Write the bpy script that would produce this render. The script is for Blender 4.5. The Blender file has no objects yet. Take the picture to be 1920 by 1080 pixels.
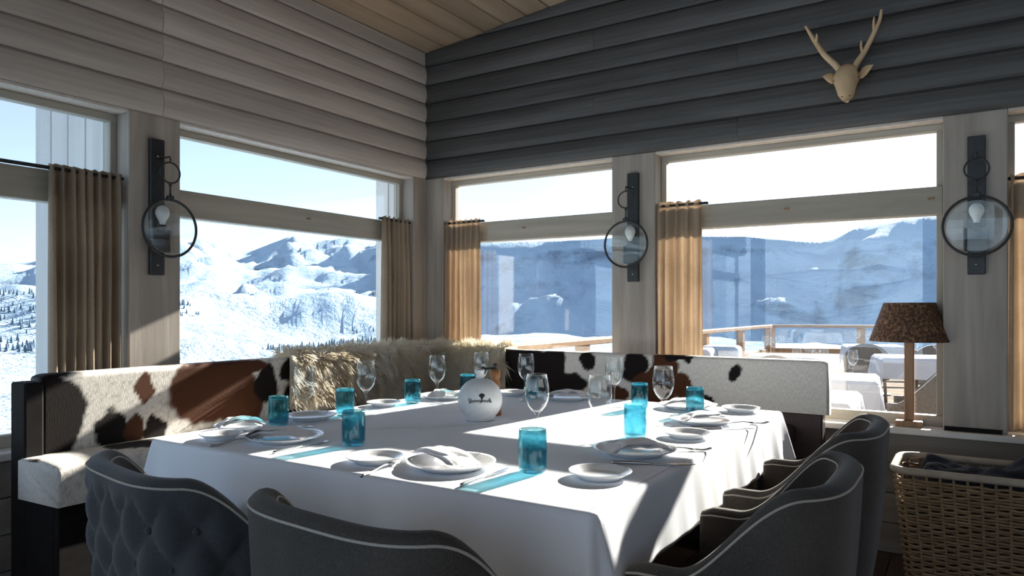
import bpy, bmesh, math, random
from mathutils import Vector, Matrix, noise
random.seed(7)
PI = math.pi
scene = bpy.context.scene
C = scene.collection

# ------------------------------------------------------------------ camera
F_PX, YAW, EYE, HORIZON = 1350.0, 32.5, 1.18, 579.0
cam_d = bpy.data.cameras.new('camera')
cam = bpy.data.objects.new('camera', cam_d)
C.objects.link(cam)
cam.location = (0, 0, EYE)
cam.rotation_euler = (PI / 2, 0, math.radians(YAW))
cam_d.sensor_width = 36.0
cam_d.lens = 36.0 * F_PX / 1920.0
cam_d.shift_y = (HORIZON - 540.0) / 1920.0
cam_d.clip_start = 0.05
cam_d.clip_end = 20000
scene.camera = cam

# ------------------------------------------------------------------ sky, sun, exposure
SUN_DIR = Vector((0.11, 1.0, 0.43)).normalized()      # towards the sun
SUN_STRENGTH = 6.2
SKY_STRENGTH = 0.088
EXPOSURE = 1.95
scene.view_settings.view_transform = 'Standard'
scene.view_settings.look = 'None'
scene.view_settings.gamma = 1.0
scene.view_settings.use_curve_mapping = False
scene.view_settings.exposure = EXPOSURE
scene.cycles.transparent_max_bounces = 32
scene.cycles.max_bounces = 10
scene.cycles.diffuse_bounces = 5
scene.cycles.sample_clamp_indirect = 8.0

world = bpy.data.worlds.new('sky')
scene.world = world
world.use_nodes = True
nt = world.node_tree
nt.nodes.clear()
out = nt.nodes.new('ShaderNodeOutputWorld')
bg = nt.nodes.new('ShaderNodeBackground')
sky = nt.nodes.new('ShaderNodeTexSky')
sky.sky_type = 'NISHITA'
sky.sun_disc = False
sky.sun_elevation = math.asin(SUN_DIR.z)
sky.sun_rotation = math.atan2(SUN_DIR.x, SUN_DIR.y)
sky.altitude = 2300
sky.air_density = 1.0
sky.dust_density = 2.2
sky.ozone_density = 1.0
tc = nt.nodes.new('ShaderNodeTexCoord')
mp = nt.nodes.new('ShaderNodeMapping')
mp.inputs['Scale'].default_value = (1.2, 1.6, 7.0)
mp.inputs['Rotation'].default_value = (0.12, 0.1, 0.5)
nz = nt.nodes.new('ShaderNodeTexNoise')
nz.inputs['Scale'].default_value = 2.2
nz.inputs['Detail'].default_value = 6
nz.inputs['Roughness'].default_value = 0.6
nz.inputs['Distortion'].default_value = 0.6
rp = nt.nodes.new('ShaderNodeValToRGB')
rp.color_ramp.elements[0].position = 0.30
rp.color_ramp.elements[0].color = (0.45, 0.45, 0.45, 1)
rp.color_ramp.elements[1].position = 0.72
mx = nt.nodes.new('ShaderNodeMix')
mx.data_type = 'RGBA'
mul = nt.nodes.new('ShaderNodeMath')
mul.operation = 'MULTIPLY'
mul.inputs[1].default_value = 0.6
nt.links.new(tc.outputs['Generated'], mp.inputs['Vector'])
nt.links.new(mp.outputs[0], nz.inputs['Vector'])
nt.links.new(nz.outputs['Fac'], rp.inputs['Fac'])
nt.links.new(rp.outputs['Color'], mul.inputs[0])
nt.links.new(mul.outputs[0], mx.inputs['Factor'])
nt.links.new(sky.outputs[0], mx.inputs['A'])
mx.inputs['B'].default_value = (2.35, 2.42, 2.75, 1)
nt.links.new(mx.outputs['Result'], bg.inputs['Color'])
bg.inputs['Strength'].default_value = SKY_STRENGTH
nt.links.new(bg.outputs[0], out.inputs[0])

sun_d = bpy.data.lights.new('sun', 'SUN')
sun_d.energy = SUN_STRENGTH
sun_d.angle = math.radians(0.6)
sun_d.color = (1.0, 0.93, 0.83)
sun = bpy.data.objects.new('sun', sun_d)
C.objects.link(sun)
sun.rotation_euler = SUN_DIR.to_track_quat('Z', 'Y').to_euler()
sun.location = SUN_DIR * 30


# ================================================================== helpers
def link(name, me, mat=None, parent=None, loc=None, smooth=False):
    o = bpy.data.objects.new(name, me)
    C.objects.link(o)
    if mat is not None:
        me.materials.append(mat)
    if parent is not None:
        o.parent = parent
    if loc is not None:
        o.location = loc
    if smooth:
        me.polygons.foreach_set('use_smooth', [True] * len(me.polygons))
    return o


def pyd(name, v, f, mat=None, parent=None, loc=None, smooth=False):
    me = bpy.data.meshes.new(name)
    me.from_pydata([tuple(p) for p in v], [], f)
    me.update()
    return link(name, me, mat, parent, loc, smooth)


def bmo(name, bm, mat=None, parent=None, loc=None, smooth=False):
    bmesh.ops.recalc_face_normals(bm, faces=bm.faces[:])
    me = bpy.data.meshes.new(name)
    bm.to_mesh(me)
    bm.free()
    return link(name, me, mat, parent, loc, smooth)


def tag(o, label, cat, group=None, kind=None):
    o['label'] = label
    o['category'] = cat
    if group:
        o['group'] = group
    if kind:
        o['kind'] = kind
    return o


def thing(name, label, cat, loc=(0, 0, 0), rotz=0, group=None, kind=None):
    o = bpy.data.objects.new(name, None)
    C.objects.link(o)
    o.location = loc
    o.rotation_euler = (0, 0, rotz)
    o.empty_display_size = 0.1
    return tag(o, label, cat, group, kind)


def box(name, x, y, z, mat, parent=None, bevel=0.0, seg=1):
    """box from world (or parent-local) ranges, origin at its centre"""
    cx, cy, cz = (x[0] + x[1]) / 2, (y[0] + y[1]) / 2, (z[0] + z[1]) / 2
    bm = bmesh.new()
    bmesh.ops.create_cube(bm, size=1)
    bmesh.ops.scale(bm, vec=(abs(x[1] - x[0]), abs(y[1] - y[0]), abs(z[1] - z[0])), verts=bm.verts)
    if bevel:
        bmesh.ops.bevel(bm, geom=bm.edges[:], offset=bevel, segments=seg, affect='EDGES', profile=0.5)
    return bmo(name, bm, mat, parent, (cx, cy, cz), smooth=False)


def lathe(prof, n=32):
    v, f = [], []
    for r, z in prof:
        for k in range(n):
            a = 2 * PI * k / n
            v.append((r * math.cos(a), r * math.sin(a), z))
    m = len(prof)
    for i in range(m - 1):
        for k in range(n):
            k2 = (k + 1) % n
            f.append((i * n + k, i * n + k2, (i + 1) * n + k2, (i + 1) * n + k))
    return v, f


def tube(pts, rad, n=8, closed=False):
    """tube mesh (v, f) along points; rad number or list"""
    pts = [Vector(p) for p in pts]
    m = len(pts)
    if not hasattr(rad, '__len__'):
        rad = [rad] * m
    v, f = [], []
    prev = None
    for i, p in enumerate(pts):
        if closed:
            t = pts[(i + 1) % m] - pts[i - 1]
        else:
            t = pts[min(i + 1, m - 1)] - pts[max(i - 1, 0)]
        t.normalize()
        if prev is None:
            a = Vector((0, 0, 1)) if abs(t.z) < 0.9 else Vector((1, 0, 0))
            u = t.cross(a).normalized()
        else:
            u = (prev - t * prev.dot(t)).normalized()
        prev = u
        w = t.cross(u)
        for k in range(n):
            a = 2 * PI * k / n
            v.append(p + (u * math.cos(a) + w * math.sin(a)) * rad[i])
    rng = m if closed else m - 1
    for i in range(rng):
        j = (i + 1) % m
        for k in range(n):
            k2 = (k + 1) % n
            f.append((i * n + k, i * n + k2, j * n + k2, j * n + k))
    if not closed:
        f.append(tuple(range(n))[::-1])
        f.append(tuple((m - 1) * n + k for k in range(n)))
    return v, f


def ring_pts(c, r, axis, n=40):
    c = Vector(c)
    res = []
    for k in range(n):
        a = 2 * PI * k / n
        if axis == 'y':
            res.append(c + Vector((r * math.cos(a), 0, r * math.sin(a))))
        else:
            res.append(c + Vector((r * math.cos(a), r * math.sin(a), 0)))
    return res


def catmull(pts, sub=6):
    pts = [Vector(p) for p in pts]
    res = []
    for i in range(len(pts) - 1):
        p0 = pts[max(i - 1, 0)]
        p1, p2 = pts[i], pts[i + 1]
        p3 = pts[min(i + 2, len(pts) - 1)]
        for s in range(sub):
            t = s / sub
            res.append(0.5 * ((2 * p1) + (p2 - p0) * t + (2 * p0 - 5 * p1 + 4 * p2 - p3) * t * t
                              + (3 * p1 - p0 - 3 * p2 + p3) * t ** 3))
    res.append(pts[-1])
    return res


def sstep(a, b, x):
    t = max(0.0, min(1.0, (x - a) / (b - a)))
    return t * t * (3 - 2 * t)


def lerp_table(tab, x):
    if x <= tab[0][0]:
        return tab[0][1]
    for (a, b), (c, d) in zip(tab, tab[1:]):
        if x <= c:
            return b + (d - b) * (x - a) / (c - a)
    return tab[-1][1]


# ================================================================== materials
class N:
    def __init__(self, name):
        self.m = bpy.data.materials.new(name)
        self.m.use_nodes = True
        self.t = self.m.node_tree
        self.t.nodes.clear()
        self.out = self.t.nodes.new('ShaderNodeOutputMaterial')

    def n(self, kind, **kw):
        nd = self.t.nodes.new('ShaderNode' + kind)
        for k, val in kw.items():
            if k in nd.inputs.keys():
                nd.inputs[k].default_value = val
            else:
                setattr(nd, k, val)
        return nd

    def l(self, a, b):
        self.t.links.new(a, b)

    def bsdf(self, color=None, rough=0.6, **kw):
        b = self.n('BsdfPrincipled')
        b.inputs['Roughness'].default_value = rough
        for k, val in kw.items():
            b.inputs[k.replace('_', ' ')].default_value = val
        if color is not None:
            if hasattr(color, 'is_output') or hasattr(color, 'links'):
                self.l(color, b.inputs['Base Color'])
            else:
                b.inputs['Base Color'].default_value = (*color, 1)
        self.l(b.outputs[0], self.out.inputs[0])
        return b

    def noise(self, scale, detail=4, rough=0.55, vec=None, dist=0.0):
        nd = self.n('TexNoise')
        nd.inputs['Scale'].default_value = scale
        nd.inputs['Detail'].default_value = detail
        nd.inputs['Roughness'].default_value = rough
        nd.inputs['Distortion'].default_value = dist
        if vec is not None:
            self.l(vec, nd.inputs['Vector'])
        return nd

    def coords(self, scale=(1, 1, 1), rand=True):
        tcn = self.n('TexCoord')
        mpn = self.n('Mapping')
        mpn.inputs['Scale'].default_value = scale
        self.l(tcn.outputs['Object'], mpn.inputs['Vector'])
        if rand:
            oi = self.n('ObjectInfo')
            cb = self.n('CombineXYZ')
            ml = self.n('Math', operation='MULTIPLY')
            ml.inputs[1].default_value = 37.0
            self.l(oi.outputs['Random'], ml.inputs[0])
            for k in range(3):
                self.l(ml.outputs[0], cb.inputs[k])
            self.l(cb.outputs[0], mpn.inputs['Location'])
        return mpn.outputs[0]

    def ramp(self, fac, stops):
        r = self.n('ValToRGB')
        e = r.color_ramp.elements
        while len(e) < len(stops):
            e.new(0.5)
        for el, (p, c) in zip(e, stops):
            el.position = p
            el.color = (*c, 1)
        self.l(fac, r.inputs['Fac'])
        return r.outputs['Color']

    def bump(self, h, b, strength=0.3, dist=0.01):
        bp = self.n('Bump')
        bp.inputs['Strength'].default_value = strength
        bp.inputs['Distance'].default_value = dist
        self.l(h, bp.inputs['Height'])
        self.l(bp.outputs[0], b.inputs['Normal'])


def wood(name, dark, light, scale, rough=0.6, bump=0.25, vary=0.12, spec=0.3):
    k = N(name)
    v = k.coords(scale)
    nz1 = k.noise(1.0, 6, 0.62, v, 0.4)
    col = k.ramp(nz1.outputs['Fac'], [(0.30, dark), (0.70, light)])
    oi = k.n('ObjectInfo')
    mr = k.n('MapRange')
    mr.inputs['To Min'].default_value = 1 - vary
    mr.inputs['To Max'].default_value = 1 + vary
    k.l(oi.outputs['Random'], mr.inputs['Value'])
    hs = k.n('HueSaturation')
    k.l(mr.outputs[0], hs.inputs['Value'])
    k.l(col, hs.inputs['Color'])
    b = k.bsdf(hs.outputs[0], rough, Specular_IOR_Level=spec)
    k.bump(nz1.outputs['Fac'], b, bump, 0.004)
    return k.m


def plain(name, col, rough=0.6, nscale=30, nvar=0.1, bump=0.0, **kw):
    k = N(name)
    v = k.coords()
    nn = k.noise(nscale, 3, 0.5, v)
    lo = tuple(c * (1 - nvar) for c in col)
    hi = tuple(min(1, c * (1 + nvar)) for c in col)
    b = k.bsdf(k.ramp(nn.outputs['Fac'], [(0.3, lo), (0.7, hi)]), rough, **kw)
    if bump:
        k.bump(nn.outputs['Fac'], b, bump, 0.003)
    return k.m


def thin_glass(name, tint, reflect=0.9, rough=0.02, speckle=None, f0=0.04):
    """transparent sheet with Fresnel-like reflection"""
    k = N(name)
    lw = k.n('LayerWeight')
    lw.inputs['Blend'].default_value = 0.5
    pw = k.n('Math', operation='POWER')
    pw.inputs[1].default_value = 4.0
    k.l(lw.outputs['Facing'], pw.inputs[0])
    ma = k.n('Math', operation='MULTIPLY_ADD')
    ma.inputs[1].default_value = reflect
    ma.inputs[2].default_value = f0
    k.l(pw.outputs[0], ma.inputs[0])
    tr = k.n('BsdfTransparent')
    if speckle:
        v = k.coords()
        nn = k.noise(speckle[0], 3, 0.6, v)
        k.l(k.ramp(nn.outputs['Fac'], [(0.35, speckle[1]), (0.6, tint)]), tr.inputs['Color'])
    else:
        tr.inputs['Color'].default_value = (*tint, 1)
    gl = k.n('BsdfGlossy')
    gl.inputs['Roughness'].default_value = rough
    gl.inputs['Color'].default_value = (1, 1, 1, 1)
    mxs = k.n('MixShader')
    k.l(ma.outputs[0], mxs.inputs[0])
    k.l(tr.outputs[0], mxs.inputs[1])
    k.l(gl.outputs[0], mxs.inputs[2])
    k.l(mxs.outputs[0], k.out.inputs[0])
    return k.m


def fabric(name, lo, hi, wscale=220, rough=0.9, sheen=0.3, bump=0.25, transl=None):
    k = N(name)
    v = k.coords((1, 1, 1))
    n1 = k.noise(wscale, 2, 0.5, v)
    n2 = k.noise(5.0, 4, 0.6, v)
    mxn = k.n('Math', operation='MULTIPLY_ADD')
    mxn.inputs[1].default_value = 0.5
    k.l(n1.outputs['Fac'], mxn.inputs[0])
    hf = k.n('Math', operation='MULTIPLY')
    hf.inputs[1].default_value = 0.5
    k.l(n2.outputs['Fac'], hf.inputs[0])
    k.l(hf.outputs[0], mxn.inputs[2])
    col = k.ramp(mxn.outputs[0], [(0.36, lo), (0.64, hi)])
    b = k.bsdf(col, rough, Sheen_Weight=sheen, Specular_IOR_Level=0.2)
    k.bump(n1.outputs['Fac'], b, bump, 0.002)
    if transl:
        ts = k.n('BsdfTranslucent')
        k.l(col, ts.inputs['Color'])
        ms = k.n('MixShader')
        ms.inputs[0].default_value = transl
        k.l(b.outputs[0], ms.inputs[1])
        k.l(ts.outputs[0], ms.inputs[2])
        k.l(ms.outputs[0], k.out.inputs[0])
    return k.m


def vcol_fur(name):
    k = N(name)
    at = k.n('VertexColor', layer_name='coat')
    v = k.coords((90, 90, 25), rand=False)
    nn = k.noise(2.5, 4, 0.7, v)
    mr = k.n('MapRange')
    mr.inputs['From Min'].default_value = 0.3
    mr.inputs['From Max'].default_value = 0.7
    mr.inputs['To Min'].default_value = 0.72
    mr.inputs['To Max'].default_value = 1.15
    k.l(nn.outputs['Fac'], mr.inputs['Value'])
    hs = k.n('HueSaturation')
    k.l(mr.outputs[0], hs.inputs['Value'])
    k.l(at.outputs['Color'], hs.inputs['Color'])
    b = k.bsdf(hs.outputs[0], 0.7, Sheen_Weight=0.03, Specular_IOR_Level=0.12)
    k.bump(nn.outputs['Fac'], b, 0.35, 0.004)
    return k.m


M = {}
M['siding'] = wood('washed_siding_wood', (.42, .37, .335), (.58, .525, .48), (7, 0.9, 16), 0.55, 0.3)
M['dark_siding'] = wood('charcoal_siding_wood', (.055, .053, .053), (.115, .112, .112), (0.9, 7, 16), 0.5, 0.35, 0.25, 0.4)
M['ceiling'] = wood('ceiling_wood', (.33, .25, .185), (.48, .38, .285), (10, 0.8, 10), 0.6, 0.25, 0.2)
M['column'] = wood('weathered_column_wood', (.29, .25, .22), (.46, .41, .36), (13, 13, 0.9), 0.65, 0.3, 0.06)
M['frame_l'] = wood('window_frame_wood_long', (.34, .31, .26), (.48, .44, .37), (9, 1.0, 14), 0.55, 0.2, 0.05)
M['frame_r'] = wood('window_frame_wood_wide', (.34, .31, .26), (.48, .44, .37), (1.0, 9, 14), 0.55, 0.2, 0.05)
M['frame_v'] = wood('window_frame_wood_upright', (.34, .31, .26), (.48, .44, .37), (12, 12, 1), 0.55, 0.2, 0.05)
M['soffit'] = plain('pale_window_head', (.62, .56, .50), 0.6)
M['pier'] = wood('pale_outside_boards', (.62, .60, .58), (.75, .73, .70), (9, 9, 0.8), 0.7, 0.15, 0.04)
M['panel'] = wood('sill_panel_wood', (.20, .17, .145), (.31, .27, .23), (1.0, 8, 15), 0.6, 0.25, 0.1)
M['sill'] = plain('white_sill_paint', (.74, .70, .65), 0.35, 12, 0.06)
M['floor'] = wood('dark_floor_wood', (.045, .03, .022), (.11, .075, .055), (12, 0.9, 9), 0.45, 0.2, 0.3)
M['glass'] = thin_glass('window_glass', (.97, .985, .985), 0.75, 0.0)
M['curtain'] = fabric('linen_curtain', (.46, .37, .28), (.60, .50, .39), 180, 0.9, 0.1, 0.2, transl=0.5)
M['hide'] = vcol_fur('cow_hide')
M['brown_leather'] = plain('dark_brown_leather', (.035, .016, .013), 0.5, 40, 0.2, 0.2)
M['dark_frame'] = plain('black_brown_frame', (.012, .010, .010), 0.8, 30, 0.2, Specular_IOR_Level=0.15)
M['cloth'] = fabric('white_table_linen', (.85, .87, .92), (.90, .92, .97), 400, 0.85, 0.05, 0.12)
M['napkin'] = fabric('white_napkin_linen', (.80, .78, .79), (.88, .86, .87), 500, 0.85, 0.05, 0.2)
M['chair'] = fabric('grey_chair_wool', (.052, .045, .039), (.098, .086, .075), 260, 0.95, 0.12, 0.35)
M['velvet'] = fabric('grey_tufted_velvet', (.045, .045, .048), (.082, .082, .086), 320, 0.85, 0.25, 0.2)
M['chair_in'] = fabric('brown_chair_lining', (.035, .026, .022), (.060, .047, .040), 260, 0.95, 0.1, 0.3)
M['piping'] = fabric('pale_piping', (.42, .38, .33), (.55, .50, .44), 300, 0.9, 0.2, 0.2)
M['leg'] = wood('chair_leg_wood', (.06, .038, .022), (.12, .08, .05), (20, 20, 2), 0.45, 0.1)
M['porcelain'] = plain('white_porcelain', (.80, .81, .82), 0.15, 5, 0.02, Coat_Weight=0.4)
M['stoneware'] = plain('grey_white_stoneware', (.66, .68, .69), 0.4, 50, 0.05, Coat_Weight=0.15)
M['clear'] = thin_glass('clear_drinking_glass', (.965, .975, .975), 0.85, 0.01)
M['teal'] = thin_glass('teal_drinking_glass', (.76, .925, .945), 0.55, 0.03, (120, (.58, .85, .89)))
_t = M['teal'].node_tree
_g = _t.nodes.new('ShaderNodeBsdfGlass')
_g.inputs['Color'].default_value = (.26, .62, .72, 1)
_g.inputs['Roughness'].default_value = 0.06
_g.inputs['IOR'].default_value = 1.25
_m = _t.nodes.new('ShaderNodeMixShader')
_m.inputs[0].default_value = 0.5
_o = [n_ for n_ in _t.nodes if n_.type == 'OUTPUT_MATERIAL'][0]
_src = _o.inputs[0].links[0].from_socket
_t.links.new(_src, _m.inputs[1])
_t.links.new(_g.outputs[0], _m.inputs[2])
_t.links.new(_m.outputs[0], _o.inputs[0])
M['steel'] = plain('cutlery_steel', (.55, .55, .55), 0.22, 20, 0.03, Metallic=1.0)
M['iron'] = plain('black_iron', (.02, .021, .024), 0.45, 60, 0.2, 0.15)
M['ironblue'] = plain('socket_black_iron', (.016, .017, .02), 0.5, 60, 0.2)
M['lens'] = thin_glass('sconce_lens_glass', (.95, .97, .97), 0.5, 0.0, None, 0.04)
M['bulb'] = plain('frosted_bulb_glass', (.82, .83, .82), 0.2, 5, 0.02, Coat_Weight=0.5)
M['pale_wood'] = wood('carved_pale_wood', (.55, .36, .19), (.82, .62, .40), (12, 12, 5), 0.55, 0.2, 0.03)
M['lamp_wood'] = wood('lamp_pole_wood', (.22, .12, .065), (.36, .22, .13), (30, 30, 3), 0.5, 0.15, 0.03)
M['ink'] = plain('black_print', (.015, .015, .017), 0.6)
M['mill'] = wood('turned_mill_wood', (.25, .10, .035), (.42, .19, .08), (40, 40, 6), 0.35, 0.1, 0.03)
M['wicker'] = wood('basket_willow', (.20, .125, .065), (.36, .245, .14), (14, 14, 30), 0.6, 0.3, 0.1)
M['basket_rim'] = wood('pale_basket_rim', (.36, .30, .23), (.50, .43, .34), (14, 14, 14), 0.5, 0.2, 0.05)
M['navy'] = fabric('navy_blanket_wool', (.012, .014, .020), (.026, .029, .038), 200, 1.0, 0.2, 0.4)
M['wool'] = fabric('cream_sheep_wool', (.88, .80, .64), (.97, .94, .88), 14, 0.8, 0.2, 0.1, transl=0.55)
M['deck'] = wood('terrace_deck_wood', (.17, .13, .095), (.26, .20, .15), (9, 0.7, 9), 0.95, 0.2, 0.15, 0.05)
M['rail'] = wood('orange_rail_wood', (.30, .17, .085), (.45, .27, .15), (3, 3, 8), 0.6, 0.2, 0.1)
M['rattan'] = plain('grey_brown_rattan', (.15, .13, .11), 0.7, 90, 0.35, 0.6)
M['out_cloth'] = plain('outdoor_white_cloth', (.50, .52, .57), 0.8, 8, 0.04)
M['blanket'] = plain('pale_blue_blanket', (.34, .42, .52), 0.95, 25, 0.15, 0.3)
M['conifer'] = plain('dark_conifer', (.09, .14, .20), 0.9, 0.5, 0.4)

# lamp shade: mottled brown bark
k = N('mottled_bark_shade')
v = k.coords()
vo = k.n('TexVoronoi')
vo.inputs['Scale'].default_value = 75
k.l(v, vo.inputs['Vector'])
nn = k.noise(60, 4, 0.7, v)
ad = k.n('Math', operation='MULTIPLY')
k.l(vo.outputs['Distance'], ad.inputs[0])
k.l(nn.outputs['Fac'], ad.inputs[1])
b = k.bsdf(k.ramp(ad.outputs[0], [(0.08, (.035, .016, .008)), (0.25, (.11, .052, .025)), (0.50, (.27, .15, .08))]), 0.8)
k.bump(ad.outputs[0], b, 0.5, 0.004)
M['shade'] = k.m

# snow with rock on steep or broken ground (position in metres)
k = N('snow_and_rock')
ge = k.n('NewGeometry')
sx = k.n('SeparateXYZ')
k.l(ge.outputs['Normal'], sx.inputs[0])
n1 = k.noise(0.012, 9, 0.68, ge.outputs['Position'], 0.3)
n2 = k.noise(0.05, 7, 0.7, ge.outputs['Position'])
a1 = k.n('Math', operation='MULTIPLY_ADD')     # flatness + noise
a1.inputs[1].default_value = 0.75
k.l(n1.outputs['Fac'], a1.inputs[0])
k.l(sx.outputs['Z'], a1.inputs[2])
rockmask = k.ramp(a1.outputs[0], [(0.0, (1, 1, 1)), (1.0, (0, 0, 0))])
rm = k.n('MapRange')
rm.inputs['From Min'].default_value = 1.20
rm.inputs['From Max'].default_value = 1.09
rm.inputs['To Min'].default_value = 0.0
rm.inputs['To Max'].default_value = 0.8
k.l(a1.outputs[0], rm.inputs['Value'])
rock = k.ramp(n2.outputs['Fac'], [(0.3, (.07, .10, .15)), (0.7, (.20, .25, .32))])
mxr = k.n('Mix', data_type='RGBA')
k.l(rm.outputs[0], mxr.inputs['Factor'])
mxr.inputs['A'].default_value = (.37, .50, .62, 1)  # distance haze put into the snow colour as a blue tint
k.l(rock, mxr.inputs['B'])
b = k.bsdf(mxr.outputs['Result'], 0.9, Specular_IOR_Level=0.1)
k.bump(n1.outputs['Fac'], b, 0.9, 14.0)
M['snow'] = k.m

# ================================================================== room measures
XL, YR = -3.2, 3.915          # inner faces of the left and right (dark) walls
HEAD, SILL = 2.08, 0.615      # underside of the siding, top of the sills
RAIL0, RAIL1 = 1.632, 1.765   # window rail
REC = 0.13                    # window recess
XE, YE = 4.2, -4.2            # far ends of the room, behind the camera


def ceil_z(x):
    return 2.95 + 0.10 * (x - XL)


# ------------------------------------------------------------------ floor
floor = box('floor', (XL - .2, XE), (YE, YR + .2), (-0.08, -0.022), M['dark_frame'])
floor.name = 'floor'
tag(floor, 'dark brown wooden plank floor of the dining room', 'floor', kind='structure')


def child(o, parent):
    """parent while keeping world coordinates (parents are unrotated here)"""
    o.parent = parent
    o.location = Vector(o.location) - Vector(parent.location)
    return o


pw = 0.16
nx = int((XE - XL) / pw)
for i in range(nx):
    x0 = XL + i * pw
    off = random.uniform(0, 2.0)
    ys = [YE] + [y for y in (YE + off + j * 2.7 for j in range(4)) if YE + .3 < y < YR - .3] + [YR]
    for y0, y1 in zip(ys, ys[1:]):
        child(box('plank', (x0 + .0015, x0 + pw - .0015), (y0 + .001, y1 - .001), (-.022, 0), M['floor'], bevel=.002), floor)

# ------------------------------------------------------------------ siding boards (profile: bulging board with a recessed lap)
PROF = [(0.0, 0.0), (0.014, 0.0), (0.024, 0.012), (0.030, 0.035), (0.031, 0.062), (0.027, 0.092), (0.018, 0.115), (0.006, 0.1255), (0.0, 0.1255)]
ROW = 0.13


def board(name, axis, a0, a1, z0, base, mat, parent, clip=False, jitter=0.0):
    bm = bmesh.new()
    c = ((a0 + a1) / 2)
    ends = []
    for a in (a0 - c, a1 - c):
        ring = []
        for d, z in PROF:
            dd = d + jitter
            p = (dd, a, z) if axis == 'y' else (a, -dd, z)
            ring.append(bm.verts.new(p))
        ends.append(ring)
    n = len(PROF)
    for i in range(n):
        j = (i + 1) % n
        bm.faces.new((ends[0][i], ends[0][j], ends[1][j], ends[1][i]))
    bm.faces.new(ends[0])
    bm.faces.new(ends[1])
    loc = (base, c, z0) if axis == 'y' else (c, base, z0)
    if clip:
        # cut along the sloping ceiling
        pz = ceil_z(c) - 0.004 - z0
        nrm = Vector((-0.10, 0, 1)).normalized()
        r = bmesh.ops.bisect_plane(bm, geom=bm.verts[:] + bm.edges[:] + bm.faces[:], plane_co=(0, 0, pz), plane_no=nrm, clear_outer=True)
        ed = [e for e in bm.edges if e.is_boundary]
        if ed:
            bmesh.ops.holes_fill(bm, edges=ed)
    if len(bm.faces) == 0:
        bm.free()
        return None
    o = bmo(name, bm, mat, None, loc)
    return child(o, parent)


wall_left = box('wall_left', (XL - .16, XL), (YE, YR + .0), (HEAD, 3.0), M['siding'])
tag(wall_left, 'pale grey-washed wooden siding wall above the left windows', 'wall', kind='structure')
zz = HEAD
r = 0
while zz < 2.94:
    joints = [YE, -1.4, 1.957, YR - .034]
    for y0, y1 in zip(joints, joints[1:]):
        if zz + ROW > ceil_z(XL + .03) + .02:
            continue
        board('siding_board', 'y', y0 + .0012, y1 - .0012, zz + .002, XL, M['siding'], wall_left, jitter=random.uniform(-.001, .001))
    zz += ROW
# narrow top strip against the ceiling
child(box('top_board', (XL, XL + .018), (YE, YR - .034), (HEAD + 6 * ROW + .003, 2.948), M['siding'], bevel=.003), wall_left)

wall_right = box('wall_right', (XL, XE), (YR, YR + .16), (HEAD, 2.95), M['dark_siding'])
tag(wall_right, 'charcoal-stained wooden siding wall above the terrace windows', 'wall', kind='structure')
# gable backing above the low backing box
pyd('gable_backing', [(0, 0, 0), (XE - XL, 0, 0), (XE - XL, 0, .10 * (XE - XL)), (0, .16, 0), (XE - XL, .16, 0), (XE - XL, .16, .10 * (XE - XL))],
    [(0, 1, 2), (5, 4, 3), (0, 3, 4, 1), (1, 4, 5, 2), (2, 5, 3, 0)], M['dark_siding'], None, (XL, YR, 2.95))
child(bpy.data.objects['gable_backing'], wall_right)
zz = HEAD
row = 0
while zz < 3.7:
    cuts = [XL + .0] + ([-1.05, 1.9] if row % 3 == 0 else [0.35, 2.6] if row % 3 == 1 else [-1.9, 1.1]) + [XE]
    for x0, x1 in zip(cuts, cuts[1:]):
        if ceil_z(x1) > zz:
            board('siding_board', 'x', x0 + .0008, x1 - .0008, zz + .002, YR, M['dark_siding'], wall_right, clip=True, jitter=random.uniform(-.001, .001))
    zz += ROW
    row += 1

# ------------------------------------------------------------------ ceiling
ceiling = bpy.data.objects.new('ceiling', None)
C.objects.link(ceiling)
tag(ceiling, 'sloping ceiling of narrow brown wooden boards', 'ceiling', kind='structure')
bw = 0.165
nb = int((XE - XL) / bw) + 1
sl = math.atan(0.10)
for i in range(nb):
    x0 = XL + i * bw
    x1 = min(x0 + bw, XE)
    cuts = [YE, random.uniform(-2, 1.0), YR]
    for y0, y1 in zip(cuts, cuts[1:]):
        o = box('ceiling_board', (0, x1 - x0 - .006), (y0 + .001, y1 - .001), (0, .02), M['ceiling'], bevel=.004)
        o.location = ((x0 + x1) / 2, (y0 + y1) / 2, ceil_z((x0 + x1) / 2) + .012)
        o.rotation_euler = (0, -sl, 0)
        o.parent = ceiling
roof = box('roof_deck', (XL - .3, XE + .3), (YE - .3, YR + .6), (0, .12), M['dark_frame'])
roof.location = ((XL + XE) / 2, (YE + YR) / 2 + .15, ceil_z((XL + XE) / 2) + .09)
roof.rotation_euler = (0, -sl, 0)
roof.parent = ceiling

# ------------------------------------------------------------------ posts and columns
def trim(name, label, *a, **kw):
    o = box(name, *a, **kw)
    return tag(o, label, 'column', kind='structure')


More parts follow.
